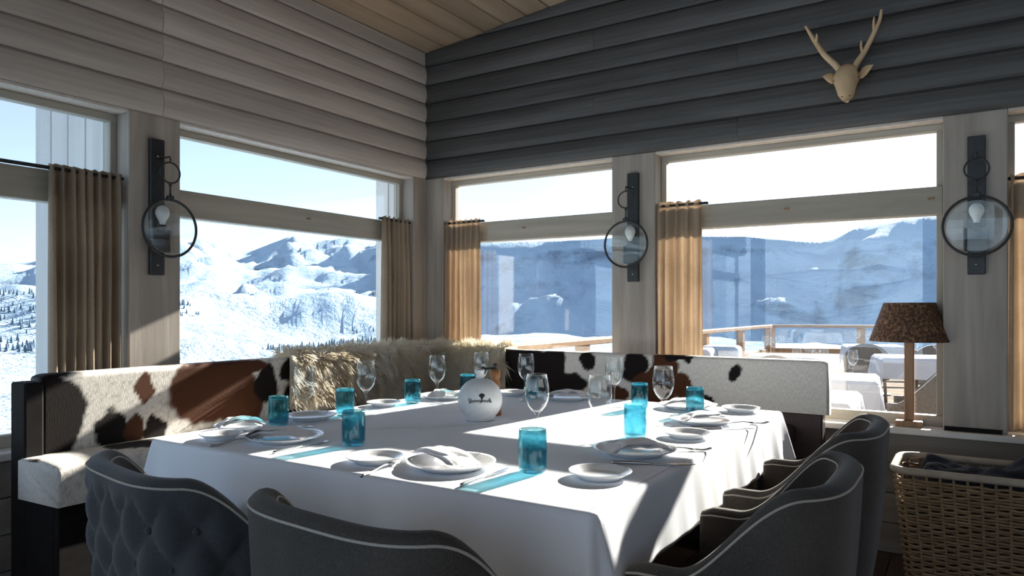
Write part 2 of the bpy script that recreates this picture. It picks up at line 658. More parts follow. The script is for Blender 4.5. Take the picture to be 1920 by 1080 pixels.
trim('trim_1', 'weathered wooden column between the two left windows', (XL - .16, XL), (1.81, 2.06), (SILL, HEAD), M['column'], bevel=.004)
trim('trim_2', 'slim wooden post in the corner between both window walls', (XL - .16, XL + .0), (YR - .14, YR + .16), (SILL, HEAD), M['column'], bevel=.003)
pr = box('post_side', (XL + .001, XL + .145), (YR + .0, YR + .16), (SILL, HEAD), M['column'], bevel=.003)
child(pr, bpy.data.objects['trim_2'])
trim('trim_3', 'weathered wooden column right of the corner window', (-1.793, -1.524), (YR, YR + .16), (SILL, HEAD), M['column'], bevel=.004)
trim('trim_4', 'broad weathered wooden column behind the bark-shade table lamp', (-.109, .141), (YR, YR + .16), (SILL, HEAD), M['column'], bevel=.004)
foot_shadow = box('column_foot_shadow', (-.109 + .005, .12), (YR - .012, YR), (SILL, SILL + .02), M['dark_frame'])  # thin dark strip painting the shadow where the column meets the sill
child(foot_shadow, bpy.data.objects['trim_4'])

# panels below the sills, built of boards
for nm, lab in (('wall_left_low', 'dark wooden panelling below the left window sill'), ('wall_right_low', 'grey wooden panelling below the right window sill')):
    if nm == 'wall_left_low':
        w = box(nm, (XL - .16, XL - .02), (YE, YR), (0, SILL - .03), M['panel'])
        tag(w, lab, 'wall', kind='structure')
        for i in range(4):
            child(box('panel_board', (XL - .02, XL), (YE, YR - .02), (i * .145 + .002, i * .145 + .143), M['panel'], bevel=.003), w)
    else:
        w = box(nm, (XL, XE), (YR + .02, YR + .16), (0, SILL - .03), M['panel'])
        tag(w, lab, 'wall', kind='structure')
        for i in range(4):
            child(box('panel_board', (XL, XE), (YR, YR + .02), (i * .145 + .002, i * .145 + .143), M['panel'], bevel=.003), w)

s1 = box('trim_5', (XL - .22, XL + .03), (YE, YR + .0), (SILL - .03, SILL), M['sill'], bevel=.004)
tag(s1, 'pale window sill along the left wall', 'window sill', kind='structure')
s2 = box('trim_6', (XL + .03, XE), (YR - .05, YR + .22), (SILL - .03, SILL), M['sill'], bevel=.004)
tag(s2, 'white painted window sill carrying the table lamp', 'window sill', kind='structure')


# ------------------------------------------------------------------ windows
def window(n, label, axis, a0, a1, latches=()):
    """timber frame with a rail and two panes; axis 'y' = left wall, 'x' = right wall"""
    w = thing('window_%d' % n, label, 'window', (XL, (a0 + a1) / 2, SILL) if axis == 'y' else ((a0 + a1) / 2, YR, SILL), kind='structure')

    def bx(name, a, d, z, mat, bev=.003):
        if axis == 'y':
            o = box(name, (XL - d[1], XL - d[0]), a, z, M[mat], bevel=bev)
        else:
            o = box(name, a, (YR + d[0], YR + d[1]), z, M[mat], bevel=bev)
        return child(o, w)
    fm = 'frame_l' if axis == 'y' else 'frame_r'
    bx('window_head', (a0, a1), (0.005, .16), (HEAD - .012, HEAD), 'soffit', .001)
    bx('top_frame', (a0, a1), (.10, .155), (HEAD - .045, HEAD - .012), fm)
    bx('rail', (a0, a1), (.075, .155), (RAIL0, RAIL1), fm, .005)
    bx('bottom_frame', (a0, a1), (.10, .155), (SILL, SILL + .05), fm)
    for s, (q0, q1) in enumerate(((a0, a0 + .03), (a1 - .03, a1))):
        bx('side_frame', (q0, q1), (.10, .155), (SILL + .05, HEAD - .045), 'frame_v')
    for z0, z1, nm in ((SILL + .05, RAIL0, 'lower_pane'), (RAIL1, HEAD - .045, 'upper_pane')):
        bx(nm, (a0 + .03, a1 - .03), (.124, .130), (z0, z1), 'glass', 0)
    for q in latches:
        bx('latch', (q - .014, q + .014), (.068, .075), (RAIL1 - .062, RAIL1 - .052), 'lamp_wood', .002)
    return w


window(1, 'near left window with a beige curtain at its right side', 'y', YE, 1.81)
window(2, 'left window behind the long cowhide bench back', 'y', 2.06, YR - .14, (2.92,))
window(3, 'narrow corner window between corner post and lamp column', 'x', XL + .145, -1.793, (-2.45,))
window(4, 'wide terrace window behind the bark-shade table lamp', 'x', -1.524, -.109, (-.82, -.16))
window(5, 'window at the right edge behind the end curtain', 'x', .141, 2.4)
trim('trim_7', 'wooden column outside the right edge of view', (2.4, XE), (YR, YR + .16), (SILL, HEAD), M['column'], bevel=.004)

for i, (x0, x1, y0, y1, lab) in enumerate(((-4.02, -3.37, 1.80, 2.02, 'pale boarded outside pier seen through the near left window'),
                                            (-3.62, -3.37, 3.86, 4.06, 'pale boarded outside pier at the building corner'))):
    p = box('trim_%d' % (8 + i), (x0, x1), (y0, y1), (-1.0, 2.6), M['pier'])
    tag(p, lab, 'pier', kind='structure')
    st = (x1 - x0) / (4 if i == 0 else 2)
    for j in range(4 if i == 0 else 2):
        child(box('pier_board', (x0 + j * st + .004, x0 + (j + 1) * st - .004), (y0 - .012, y0), (-1.0, 2.6), M['pier'], bevel=.003), p)

# unseen rest of the room; tall back opening sized to let in fill light
wb = box('wall_back', (XL, XE), (YE - .16, YE), (0, .35), M['panel'])
tag(wb, 'low wooden wall at the unseen room end, below an opening for fill light', 'wall', kind='structure')
child(box('upper_wall', (XL, XE), (YE - .16, YE), (2.75, 3.4), M['siding']), wb)
for x in (-3.1, -.6, 1.9, 4.0):
    child(box('wall_post', (x, x + .2), (YE - .16, YE), (.35, 2.75), M['column']), wb)
wf = box('wall_far', (XE, XE + .16), (YE, YR), (0, 3.6), M['siding'])
tag(wf, 'plain wooden side wall outside the view', 'wall', kind='structure')
# ================================================================== curtains
def curtain(label, axis, a0, a1, depth, folds, amp, seed, ztop=1.785, zbot=.63, rod=None, lean=0.0, hook=True):
    rnd = random.Random(seed)
    na, nzv = folds * 12, 22
    ph = [rnd.uniform(-.5, .5) for _ in range(folds + 2)]
    aw = [rnd.uniform(.55, 1.15) for _ in range(folds + 2)]
    w = a1 - a0
    v, f = [], []
    for j in range(nzv + 1):
        tz = j / nzv
        z = ztop - (ztop - zbot) * tz
        for i in range(na + 1):
            t = i / na
            q = t * folds
            kf = min(int(q), folds)
            fr = q - int(q)
            a_amp = aw[kf] * (1 - fr) + aw[kf + 1] * fr
            d = amp * a_amp * math.sin(2 * PI * q + ph[kf] * .4 + .5 * tz * math.sin(seed + q))
            d *= (.55 + .45 * min(1, tz * 3))
            # gathers drift a little on the way down
            aa = a0 + w * t + lean * tz * (t - .5) * w + .006 * math.sin(q * 5 + tz * 2 + seed)
            zz2 = z + (.006 * math.sin(2 * PI * q * 1.0 + seed) if j == 0 else 0)
            if axis == 'y':
                v.append((depth + d, aa, zz2))
            else:
                v.append((aa, depth - d, zz2))
    for j in range(nzv):
        for i in range(na):
            p = j * (na + 1) + i
            f.append((p, p + 1, p + na + 2, p + na + 1))
    c0 = (depth, (a0 + a1) / 2, zbot) if axis == 'y' else ((a0 + a1) / 2, depth, zbot)
    t = thing('curtain', label, 'curtain', c0, group='linen window curtains')
    o = pyd('drape', [Vector(p) - Vector(c0) for p in v], f, M['curtain'], t, (0, 0, 0), True)
    sol = o.modifiers.new('thick', 'SOLIDIFY')
    sol.thickness = .0025
    r0, r1 = rod if rod else (a0 - .03, a1 + .03)
    zr = ztop - .018
    pts = [(depth, r0, zr), (depth, r1, zr)] if axis == 'y' else [(r0, depth, zr), (r1, depth, zr)]
    tv, tf = tube([Vector(p) - Vector(c0) for p in pts], .008, 10)
    pyd('rod', tv, tf, M['iron'], t, (0, 0, 0), True)
    return t


curtain('wide beige linen curtain left of the left column, partly sunlit', 'y', 1.49, 1.80, XL - .03, 8, .032, 3, rod=(-1.0, 1.80), lean=-.03)
curtain('beige linen curtain on the left side of the corner post', 'y', 3.50, 3.77, XL - .03, 6, .030, 5, lean=.10)
curtain('beige linen curtain on the right side of the corner post', 'x', -3.05, -2.76, YR + .03, 7, .028, 8, lean=.02)
curtain('bright sunlit linen curtain beside the middle column', 'x', -1.52, -1.255, YR + .03, 5, .030, 11, lean=.02)
curtain('linen curtain at the right edge beside the broad column', 'x', .150, .50, YR + .03, 7, .028, 15)

# ================================================================== wall sconces
def sconce(label, loc, rotz):
    """local: wall plane at y=0, room side is -y, z=0 at mid height of the plate"""
    t = thing('wall_sconce', label, 'wall lamp', loc, rotz, group='magnifying-glass wall sconces')
    box('back_plate', (-.035, .035), (-.022, 0), (-.315, .315), M['iron'], t, bevel=.003)
    # hook arm
    v, f = tube([(0, -.02, .222), (0, -.115, .222), (0, -.120, .216), (0, -.120, .200)], .004, 8)
    pyd('hook_arm', v, f, M['iron'], t, None, True)
    v, f = tube(ring_pts((0, -.12, .148), .047, 'y', 36), .0042, 8, True)
    pyd('small_ring', v, f, M['iron'], t, None, True)
    v, f = lathe([(0, -.035), (.006, -.035), (.006, -.02), (.004, -.018), (.004, .016), (.007, .018), (.007, .026), (0, .026)], 12)
    pyd('link', v, f, M['iron'], t, (0, -.12, .07), True)
    bx = box('clasp', (-.016, .016), (-.130, -.110), (.020, .044), M['iron'], t, bevel=.004)
    v, f = tube(ring_pts((0, -.12, -.105), .130, 'y', 56), .0062, 8, True)
    pyd('lens_ring', v, f, M['iron'], t, None, True)
    prof = [(0, -.006)] + [(.126 * i / 10, -.006 + .005 * (i / 10) ** 2) for i in range(1, 11)]
    prof += [(.126 * i / 10, .006 - .005 * (i / 10) ** 2) for i in range(10, -1, -1)]
    v, f = lathe(prof, 40)
    v = [(a, c - .12, b_ - .105) for a, b_, c in v]
    pyd('lens', v, f, M['lens'], t, None, True)
    # socket with bulb
    box('socket_box', (-.048, .048), (-.05, -.022), (-.21, -.105), M['ironblue'], t, bevel=.004)
    v, f = lathe([(0, 0), (.019, 0), (.019, .035), (.016, .04), (0, .04)], 16)
    pyd('socket', v, f, M['ironblue'], t, (0, -.058, -.125), True)
    prof = [(.012, 0), (.013, .012), (.018, .024), (.027, .040), (.031, .054), (.030, .068), (.023, .082), (.011, .091), (0, .093)]
    v, f = lathe(prof, 20)
    pyd('bulb', v, f, M['bulb'], t, (0, -.058, -.087), True)
    for zq in (.235, -.27):
        v, f = lathe([(0, .003), (.004, .002), (.005, 0)], 10)
        v = [(a, -c, b_) for a, b_, c in v]
        pyd('screw', v, f, M['steel'], t, (0, -.0225, zq), True)
    return t


sconce('black iron sconce with round lens on the left column', (XL, 1.933, 1.652), PI / 2)
sconce('black iron sconce with round lens on the middle column', (-1.652, YR, 1.652), 0)
sconce('black iron sconce with round lens on the broad right column', (.022, YR, 1.652), 0)

# ================================================================== carved stag head
t = thing('stag_head', 'carved pale wooden stag head with antlers on the dark wall', 'wall decoration', (-.505, YR - .03, 2.26))
base = Vector(t.location)


def L(p):
    return Vector(p) - base


secs = [  # centre y, z, half width, half depth
    ((-.507, 3.885, 2.275), .030, .040), ((-.507, 3.855, 2.310), .042, .048), ((-.507, 3.825, 2.325), .046, .048),
    ((-.506, 3.795, 2.307), .052, .048), ((-.504, 3.772, 2.282), .056, .044), ((-.502, 3.757, 2.252), .050, .038),
    ((-.500, 3.745, 2.222), .042, .032), ((-.498, 3.735, 2.198), .037, .030), ((-.496, 3.727, 2.178), .026, .022), ((-.495, 3.722, 2.160), .011, .010)]
v, f = [], []
nr = 16
cent = [Vector(s[0]) for s in secs]
for i, (c, hw, hd) in enumerate(secs):
    tg = (cent[min(i + 1, len(cent) - 1)] - cent[max(i - 1, 0)]).normalized()
    side = Vector((1, 0, 0))
    up = tg.cross(side).normalized()
    for q in range(nr):
        a = 2 * PI * q / nr
        ca, sa = math.cos(a), math.sin(a)
        bulge = 1.0
        if 3 <= i <= 4 and abs(ca) > .55 and sa < .2:
            bulge = 1.10
        v.append(L(Vector(c) + side * hw * ca * bulge + up * hd * sa))
for i in range(len(secs) - 1):
    for q in range(nr):
        q2 = (q + 1) % nr
        f.append((i * nr + q, i * nr + q2, (i + 1) * nr + q2, (i + 1) * nr + q))
f.append(tuple(range(nr)))
f.append(tuple((len(secs) - 1) * nr + q for q in range(nr))[::-1])
head = pyd('head', v, f, M['pale_wood'], t, None, True)
for sx_ in (-1, 1):
    v, f = lathe([(0, .009), (.007, .007), (.010, 0), (.007, -.007), (0, -.009)], 10)
    pyd('eye', v, f, M['lamp_wood'], head, L((-.505 + sx_ * .050, 3.765, 2.278)), True)
    v, f = lathe([(0, .004), (.004, .003), (.006, 0), (0, -.003)], 8)
    pyd('nostril', v, f, M['lamp_wood'], head, L((-.497 + sx_ * .016, 3.712, 2.182)), True)
for sx_, tip in ((-1, (-.615, 3.80, 2.322)), (1, (-.388, 3.80, 2.338))):
    root = Vector((-.505 + sx_ * .048, 3.83, 2.303))
    tip = Vector(tip)
    ax = tip - root
    upv = Vector((0, .25, 1)).normalized()
    out_ = ax.cross(upv).normalized()
    v, f = [], []
    ne = 8
    for i in range(ne + 1):
        s = i / ne
        w_ = .029 * math.sin(PI * (s ** .75) * .97 + .12) * (1.0 if s < 1 else .2)
        p = root + ax * s
        for q in range(10):
            a = 2 * PI * q / 10
            cup = -.006 * math.cos(a) ** 2
            v.append(L(p + upv * w_ * math.cos(a) + out_ * (max(w_ * .28, .002) * math.sin(a))))
    for i in range(ne):
        for q in range(10):
            q2 = (q + 1) % 10
            f.append((i * 10 + q, i * 10 + q2, (i + 1) * 10 + q2, (i + 1) * 10 + q))
    f.append(tuple(range(10)))
    f.append(tuple(ne * 10 + q for q in range(10))[::-1])
    pyd('ear', v, f, M['pale_wood'], t, None, True)
ant = [([(-.533, 3.835, 2.335), (-.560, 3.83, 2.375), (-.611, 3.83, 2.437), (-.653, 3.82, 2.509), (-.672, 3.81, 2.545), (-.693, 3.80, 2.585)],
        [([(-.648, 3.825, 2.500), (-.640, 3.80, 2.515), (-.638, 3.785, 2.530)])]),
       ([(-.482, 3.835, 2.335), (-.462, 3.83, 2.370), (-.433, 3.83, 2.412), (-.391, 3.83, 2.495), (-.365, 3.83, 2.555), (-.357, 3.82, 2.600)],
        [([(-.436, 3.83, 2.408), (-.443, 3.815, 2.435), (-.441, 3.80, 2.462)]), ([(-.388, 3.83, 2.500), (-.390, 3.82, 2.535), (-.387, 3.81, 2.568)])])]
for main, tines in ant:
    p = catmull([L(q) for q in main], 5)
    v, f = tube(p, [.0170 - .0115 * (i / (len(p) - 1)) ** 1.3 for i in range(len(p))], 10)
    a_ = pyd('antler', v, f, M['pale_wood'], t, None, True)
    v, f = lathe([(0, -.006), (.018, -.006), (.020, 0), (.017, .006), (0, .007)], 12)
    pyd('burr', v, f, M['pale_wood'], a_, L(main[0]), True)
    for tn in tines:
        p = catmull([L(q) for q in tn], 4)
        v, f = tube(p, [.009 - .006 * i / (len(p) - 1) for i in range(len(p))], 8)
        pyd('tine', v, f, M['pale_wood'], a_, None, True)

# ================================================================== table lamp on the sill
t = thing('table_lamp', 'table lamp with brown bark shade on the white sill', 'lamp', (-.250, 3.965, SILL))
box('base', (-.058, .058), (-.05, .05), (0, .028), M['lamp_wood'], t, bevel=.003)
box('pole', (-.021, .021), (-.021, .021), (.028, .44), M['lamp_wood'], t, bevel=.004)
v, f = lathe([(.176, .408), (.112, .594), (.1095, .594), (.1735, .409)], 48)
n_ = len(v) // 4
f += [(3 * n_ + q, 3 * n_ + (q + 1) % n_, (q + 1) % n_, q) for q in range(n_)]
pyd('shade', v, f, M['shade'], t, None, False)
v, f = lathe([(0, 0), (.014, 0), (.014, .05), (0, .05)], 14)
pyd('lamp_holder', v, f, M['iron'], t, (0, 0, .44), True)
prof = [(.012, 0), (.018, .02), (.029, .045), (.028, .065), (.015, .082), (0, .086)]
v, f = lathe(prof, 18)
pyd('bulb', v, f, M['bulb'], t, (0, 0, .49), True)
v, f = tube([(-.11, 0, .592), (.11, 0, .592)], .003, 6)
pyd('shade_strut', v, f, M['iron'], t, None, True)

# ================================================================== benches with cowhide
WHITE, BROWN, BLACK = (.76, .72, .66), (.085, .030, .012), (.012, .008, .007)
SPECK = (.46, .42, .38)


def coat(blobs, seed, speck=0.0):
    def fn(s, z):
        w1 = noise.fractal(Vector((s * 7, z * 7, seed)), 1.0, 2.0, 4)
        w2 = noise.fractal(Vector((s * 9 + 30, z * 9, seed + 4)), 1.0, 2.0, 4)
        col = WHITE
        best = 0
        for (cx, cz, rx, rz, cc) in blobs:
            d = math.hypot((s + w1 * .035 - cx) / rx, (z + w2 * .035 - cz) / rz)
            k_ = 1 - sstep(.88, 1.02, d)
            if k_ > 0:
                col = tuple(a + (b_ - a) * k_ for a, b_ in zip(col, cc))
                best = max(best, k_)
        if speck and best < .5:
            g = noise.noise(Vector((s * 60, z * 60, seed + 9)))
            k_ = speck * sstep(.0, .5, g)
            col = tuple(a + (b_ - a) * k_ for a, b_ in zip(col, SPECK))
        return col
    return fn


def hide_strip(name, parent, prof, a0, a1, axis, colfn, na, s_of=None):
    """sweep a profile [(depth, z)] along the wall axis; coat colours per vertex.
    axis 'y': depth is x ; axis 'x': depth is y. points are local to the parent"""
    pl = Vector(parent.location)
    v, f, cols = [], [], []
    acc = [prof[0][1]]
    for (d0, z0), (d1, z1) in zip(prof, prof[1:]):
        acc.append(acc[-1] + math.hypot(d1 - d0, z1 - z0))
    m = len(prof)
    for i in range(na + 1):
        a = a0 + (a1 - a0) * i / na
        edge = min(i, na - i) * abs(a1 - a0) / na
        rnd_ = max(0, .03 - edge)
        for j, (d, z) in enumerate(prof):
            zz_ = z - (rnd_ ** 2 * 9 if j > m * .35 else 0)
            p = Vector((d, a, zz_)) if axis == 'y' else Vector((a, d, zz_))
            v.append(p - pl)
            cols.append(colfn(a, acc[j]))
    for i in range(na):
        for j in range(m - 1):
            q = i * m + j
            f.append((q, q + 1, q + m + 1, q + m))
    f.append(tuple(range(m))[::-1])
    f.append(tuple(na * m + j for j in range(m)))
    o = pyd(name, v, f, M['hide'], parent, (0, 0, 0), True)
    at = o.data.color_attributes.new('coat', 'FLOAT_COLOR', 'POINT')
    flat = []
    for c in cols:
        flat += [*c, 1.0]
    at.data.foreach_set('color', flat)
    return o


def back_prof(front, rear, z0, ztop, sgn):
    """profile from the front bottom up over the rounded top to the rear bottom"""
    res = []
    r = .022
    for i in range(30):
        res.append((front, z0 + (ztop - r - z0) * i / 29))
    for i in range(1, 6):
        a = PI / 2 * i / 6
        res.append((front + (rear - front) / abs(rear - front) * (r - r * math.cos(a)), ztop - r + r * math.sin(a)))
    s = 1 if rear > front else -1
    for i in range(5):
        res.append((front + s * r + (rear - front - 2 * s * r) * i / 4, ztop))
    for i in range(1, 6):
        a = PI / 2 * i / 6
        res.append((rear - s * r + s * r * math.sin(a), ztop - r + r * math.cos(a)))
    res.append((rear, z0))
    return res


FXL, FYR = -2.95, 3.70       # front faces of the bench backs
left = thing('bench', 'long cowhide bench along the left windows, brown and white', 'bench', (FXL, 2.3, 0), group='cowhide corner benches')
lb = [(1.385, .766, .125, .17, BLACK), (1.30, .75, .09, .35, BLACK), (1.733, .835, .036, .070, BROWN), (1.595, .690, .055, .090, BLACK), (1.691, .655, .055, .080, BROWN),
      (1.790, .655, .045, .070, BLACK), (2.063, .810, .245, .165, BROWN), (2.22, .74, .13, .14, BROWN), (2.362, .806, .060, .105, BLACK), (2.268, .905, .09, .04, BROWN),
      (2.53, .875, .09, .075, BLACK), (2.52, .70, .08, .12, BLACK), (1.36, .97, .10, .06, BLACK), (2.1, 1.0, .3, .06, BROWN)]
hide_strip('backrest', left, back_prof(FXL, FXL - .10, .60, .93, -1), 1.34, FYR + .10, 'y', coat(lb, 2.0, .75), 230)
lo = Vector(left.location)
e = box('end_panel', (FXL - .10, FXL + .012), (1.272, 1.338), (.10, .905), M['dark_frame'], bevel=.006)
child(e, left)
e = box('base', (FXL - .09, -2.73), (1.275, FYR), (.06, .49), M['dark_frame'], bevel=.01)
child(e, left)
# seat cushion with hide, thick front edge hanging over the base
sb = [(1.60, .80, .10, .10, BLACK), (1.95, .75, .16, .10, BROWN), (2.4, .7, .2, .2, BLACK), (1.22, .80, .05, .05, BROWN), (2.9, .75, .25, .2, BROWN), (1.85, .98, .08, .05, BLACK)]
sp = [(-2.655, .485), (-2.640, .488), (-2.605, .497)]
sp = [(-2.60, .49 + .11 * i / 8) for i in range(9)] + [(-2.60 - .02 * (1 - math.cos(PI / 2 * i / 5)), .60 + .03 * math.sin(PI / 2 * i / 5)) for i in range(1, 6)]
sp += [(-2.62 - .26 * i / 14, .63 + .010 * math.sin(PI * i / 14)) for i in range(1, 15)] + [(-2.95, .49)]
sp = [(d - .06, z) for d, z in sp[:-1]] + [(-2.95, .63), (-2.95, .49)]
so = hide_strip('seat', left, sp, 1.255, FYR - .02, 'y', coat(sb, 7.0, .7), 200)
e = box('bottom_panel', (-2.73, -2.70), (1.275, FYR - .5), (.06, .485), M['dark_frame'], bevel=.004)
child(e, left)

right = thing('bench', 'cowhide bench along the terrace windows with a large white hide end', 'bench', (-1.6, FYR, 0), group='cowhide corner benches')
rb = [(-2.262, .791, .235, .16, BLACK), (-2.40, .83, .17, .16, BLACK), (-2.03, .735, .185, .095, BLACK), (-1.841, .895, .056, .062, BLACK), (-2.08, .83, .10, .13, BLACK), (-1.552, .865, .070, .095, BLACK),
      (-1.395, .800, .090, .180, BROWN), (-1.480, .74, .09, .11, BROWN), (-1.315, .925, .115, .030, BLACK), (-1.015, .851, .030, .047, BLACK), (-1.177, .705, .056, .042, BLACK),
      (-1.275, .77, .055, .085, BROWN), (-1.03, .965, .035, .025, BLACK), (-1.32, .97, .10, .02, BLACK), (-1.66, .70, .06, .05, BROWN)]
hide_strip('backrest', right, back_prof(FYR, FYR + .10, .672, .93, 1), FXL + .002, -.575, 'x', coat(rb, 12.0, .15), 230)
child(box('back_base', (FXL + .01, -.60), (FYR + .012, FYR + .10), (.08, .672), M['brown_leather'], bevel=.006), right)
child(box('seat', (-2.59, -.72), (3.36, FYR + .01), (.50, .62), M['brown_leather'], bevel=.03, seg=3), right)
child(box('base', (-2.58, -.76), (3.42, FYR + .01), (.06, .50), M['dark_frame'], bevel=.01), right)

# ------------------------------------------------------------------ sheepskin over the corner of the backs
t = thing('sheepskin', 'shaggy cream sheepskin draped over the corner of the benches', 'sheepskin', (-2.8, 3.5, .93))
base = Vector(t.location)
YS, XS, RC = 2.50, -2.40, .10
path = []
for i in range(40):
    path.append((Vector((FXL, YS + (FYR - RC - YS) * i / 39)), Vector((1, 0))))
for i in range(1, 12):
    a = PI / 2 * i / 12
    path.append((Vector((FXL + RC - RC * math.cos(a), FYR - RC + RC * math.sin(a))), Vector((math.cos(a), -math.sin(a)))))
for i in range(16):
    path.append((Vector((FXL + RC + (XS - FXL - RC) * i / 15, FYR)), Vector((0, -1))))
plen = [0]
for (p, _), (q, _) in zip(path, path[1:]):
    plen.append(plen[-1] + (q - p).length)
PT = plen[-1]


def at_path(s):
    s = max(0, min(PT - 1e-6, s))
    for i in range(len(path) - 1):
        if plen[i + 1] >= s:
            u = (s - plen[i]) / max(1e-9, plen[i + 1] - plen[i])
            return path[i][0].lerp(path[i + 1][0], u), path[i][1].lerp(path[i + 1][1], u).normalized()
    return path[-1]


def skin_pt(s, w):
    """w: 0 at the lower front hem .. 1 at the front top .. 1.5 rear side"""
    p, n_ = at_path(s)
    lo_ = .66 + .03 * math.sin(s * 9)
    if w <= 1:
        z = lo_ + (.945 - lo_) * w
        q = p + n_ * .012
        nn3 = Vector((n_.x, n_.y, .15)).normalized()
    elif w <= 1.3:
        u = (w - 1) / .3
        q = p + n_ * (.012 - .125 * u)
        z = .945 + .008 * math.sin(PI * u)
        nn3 = Vector((n_.x * (.5 - u), n_.y * (.5 - u), 1)).normalized()
    else:
        u = (w - 1.3) / .2
        q = p + n_ * -.113
        z = .945 - .10 * u
        nn3 = Vector((-n_.x, -n_.y, .3)).normalized()
    return Vector((q.x, q.y, z)), nn3


v, f = [], []
ns, nw = 80, 24
for i in range(ns + 1):
    for j in range(nw + 1):
        v.append(skin_pt(PT * i / ns, 1.5 * j / nw)[0] - base)
for i in range(ns):
    for j in range(nw):
        q = i * (nw + 1) + j
        f.append((q, q + nw + 1, q + nw + 2, q + 1))
sk = pyd('skin', v, f, M['wool'], t, (0, 0, 0), True)
sol = sk.modifiers.new('thick', 'SOLIDIFY')
sol.thickness = .006
v, f = [], []
rw = random.Random(21)
for q in range(9500):
    s = rw.uniform(-.015, PT + .015)
    w = rw.choice((rw.uniform(.0, 1.0), rw.uniform(.55, 1.4), rw.uniform(0, 1.5)))
    p, n3 = skin_pt(s, w)
    # neighbouring hairs share a lock direction
    lk = Vector((noise.noise(Vector((s * 16, w * 4, 1))), noise.noise(Vector((s * 16, w * 4, 7))), noise.noise(Vector((s * 16, w * 4, 13)))))
    ln = rw.uniform(.035, .075) * (1.0 if w < 1 else .75)
    down = Vector((0, 0, -1)) if w < 1.0 else Vector((0, 0, .15))
    d = (n3 * .75 + lk * .9 + down * .25 + Vector((rw.uniform(-1, 1), rw.uniform(-1, 1), rw.uniform(-1, 1))) * .22).normalized()
    bend = (down * 1.0 + lk * .8)
    if w > .85:
        bend = lk * 1.2 + Vector((0, 0, -.25))
    side = d.cross(Vector((0.3, .2, 1))).normalized()
    up2 = side.cross(d).normalized()
    wd = rw.uniform(.0016, .0034)
    b0 = len(v)
    segs = 4
    for g in range(segs + 1):
        u = g / segs
        c = p + d * ln * u + bend * ln * .55 * u * u
        ww = wd * (1 - u) ** .6 + .0002
        for a in (0, 2.094, 4.189):
            v.append(c + side * ww * math.cos(a) + up2 * ww * math.sin(a) - base)
    for g in range(segs):
        for a in range(3):
            a2 = (a + 1) % 3
            f.append((b0 + g * 3 + a, b0 + g * 3 + a2, b0 + g * 3 + 3 + a2, b0 + g * 3 + 3 + a))
wl = pyd('wool', v, f, M['wool'], t, (0, 0, 0), True)
wl['kind'] = 'stuff'

# ================================================================== dining table and cloth
TX0, TX1, TY0, TY1, TZ = -2.276, -.664, 1.360, 3.141, .75
t = thing('dining_table', 'large square wooden dining table hidden under the white cloth', 'table', ((TX0 + TX1) / 2, (TY0 + TY1) / 2, 0))
tcx, tcy = t.location.x, t.location.y
child(box('table_top', (TX0 + .004, TX1 - .004), (TY0 + .004, TY1 - .004), (.705, .745), M['leg'], bevel=.003), t)
for x in (TX0 + .12, TX1 - .12):
    for y in (TY0 + .12, TY1 - .12):
        child(box('leg', (x - .04, x + .04), (y - .04, y + .04), (0, .705), M['leg'], bevel=.004), t)
# cloth: rounded rectangle rings, top then drop with soft folds
def rr(d, n_side=60):
    """points round the table edge pushed out by d, corner arcs; returns (x, y, nx, ny, cornerness, t)"""
    res = []
    r = .018 + d
    cs = [(TX1 - .018, TY0 + .018, -PI / 2), (TX1 - .018, TY1 - .018, 0), (TX0 + .018, TY1 - .018, PI / 2), (TX0 + .018, TY0 + .018, PI)]
    for ci, (cx, cy, a0) in enumerate(cs):
        nxt = cs[(ci + 1) % 4]
        for i in range(13):
            a = a0 + PI / 2 * i / 12
            res.append((cx + r * math.cos(a), cy + r * math.sin(a), math.cos(a), math.sin(a), 1.0, ci + i / 12 * .1))
        a = a0 + PI / 2
        ex, ey = cx + r * math.cos(a), cy + r * math.sin(a)
        fx, fy = nxt[0] + r * math.cos(a), nxt[1] + r * math.sin(a)
        for i in range(1, n_side):
            u = i / n_side
            cn = max(math.exp(-u * 9), math.exp(-(1 - u) * 9))
            res.append((ex + (fx - ex) * u, ey + (fy - ey) * u, math.cos(a), math.sin(a), cn, ci + .1 + u * .9))
    return res


DROP = .17
v, f = [], []
ring = rr(0)
m = len(ring)
levels = [(0, 0, 0), (.35, .004, .004), (1, .006, .012)]
nd = 16
rows = []
v_top = []
for lv in range(nd + 3):
    if lv == 0:
        dd, z = -.02, TZ + .0025
    elif lv == 1:
        dd, z = -.004, TZ + .002
    elif lv == 2:
        dd, z = .003, TZ - .004
    else:
        z = None
    rw_ = []
    for (x, y, nx_, ny_, cn, tt) in ring:
        if lv < 3:
            px_, py_, pz_ = x + nx_ * dd, y + ny_ * dd, z
        else:
            u = (lv - 2) / nd
            s = tt * 6.0
            wave = noise.noise(Vector((s * 1.1, 3.3, 0))) * .7 + noise.noise(Vector((s * 3.2, 8.1, 0))) * .35
            flare = .004 + u * (.018 + .020 * wave) + u * cn * .020 * (1 + .6 * math.sin(tt * 70))
            drop = DROP * u * (1 + .10 * cn + .06 * noise.noise(Vector((s * .7, 1.7, 0))))
            px_, py_, pz_ = x + nx_ * flare, y + ny_ * flare, TZ - .004 - drop
        rw_.append(len(v))
        v.append((px_ - tcx, py_ - tcy, pz_ - TZ))
    rows.append(rw_)
for a_, b_ in zip(rows, rows[1:]):
    for i in range(m):
        j = (i + 1) % m
        f.append((a_[i], b_[i], b_[j], a_[j]))
f.append(tuple(rows[0]))
cl = pyd('tablecloth', v, f, M['cloth'], None, (tcx, tcy, TZ), True)
cl.data.polygons[len(f) - 1].use_smooth = False
tag(cl, 'white linen tablecloth spread over the big dining table', 'tablecloth')
sol = cl.modifiers.new('thick', 'SOLIDIFY')
sol.thickness = .0015
sol.offset = -1
TOP = TZ + .003
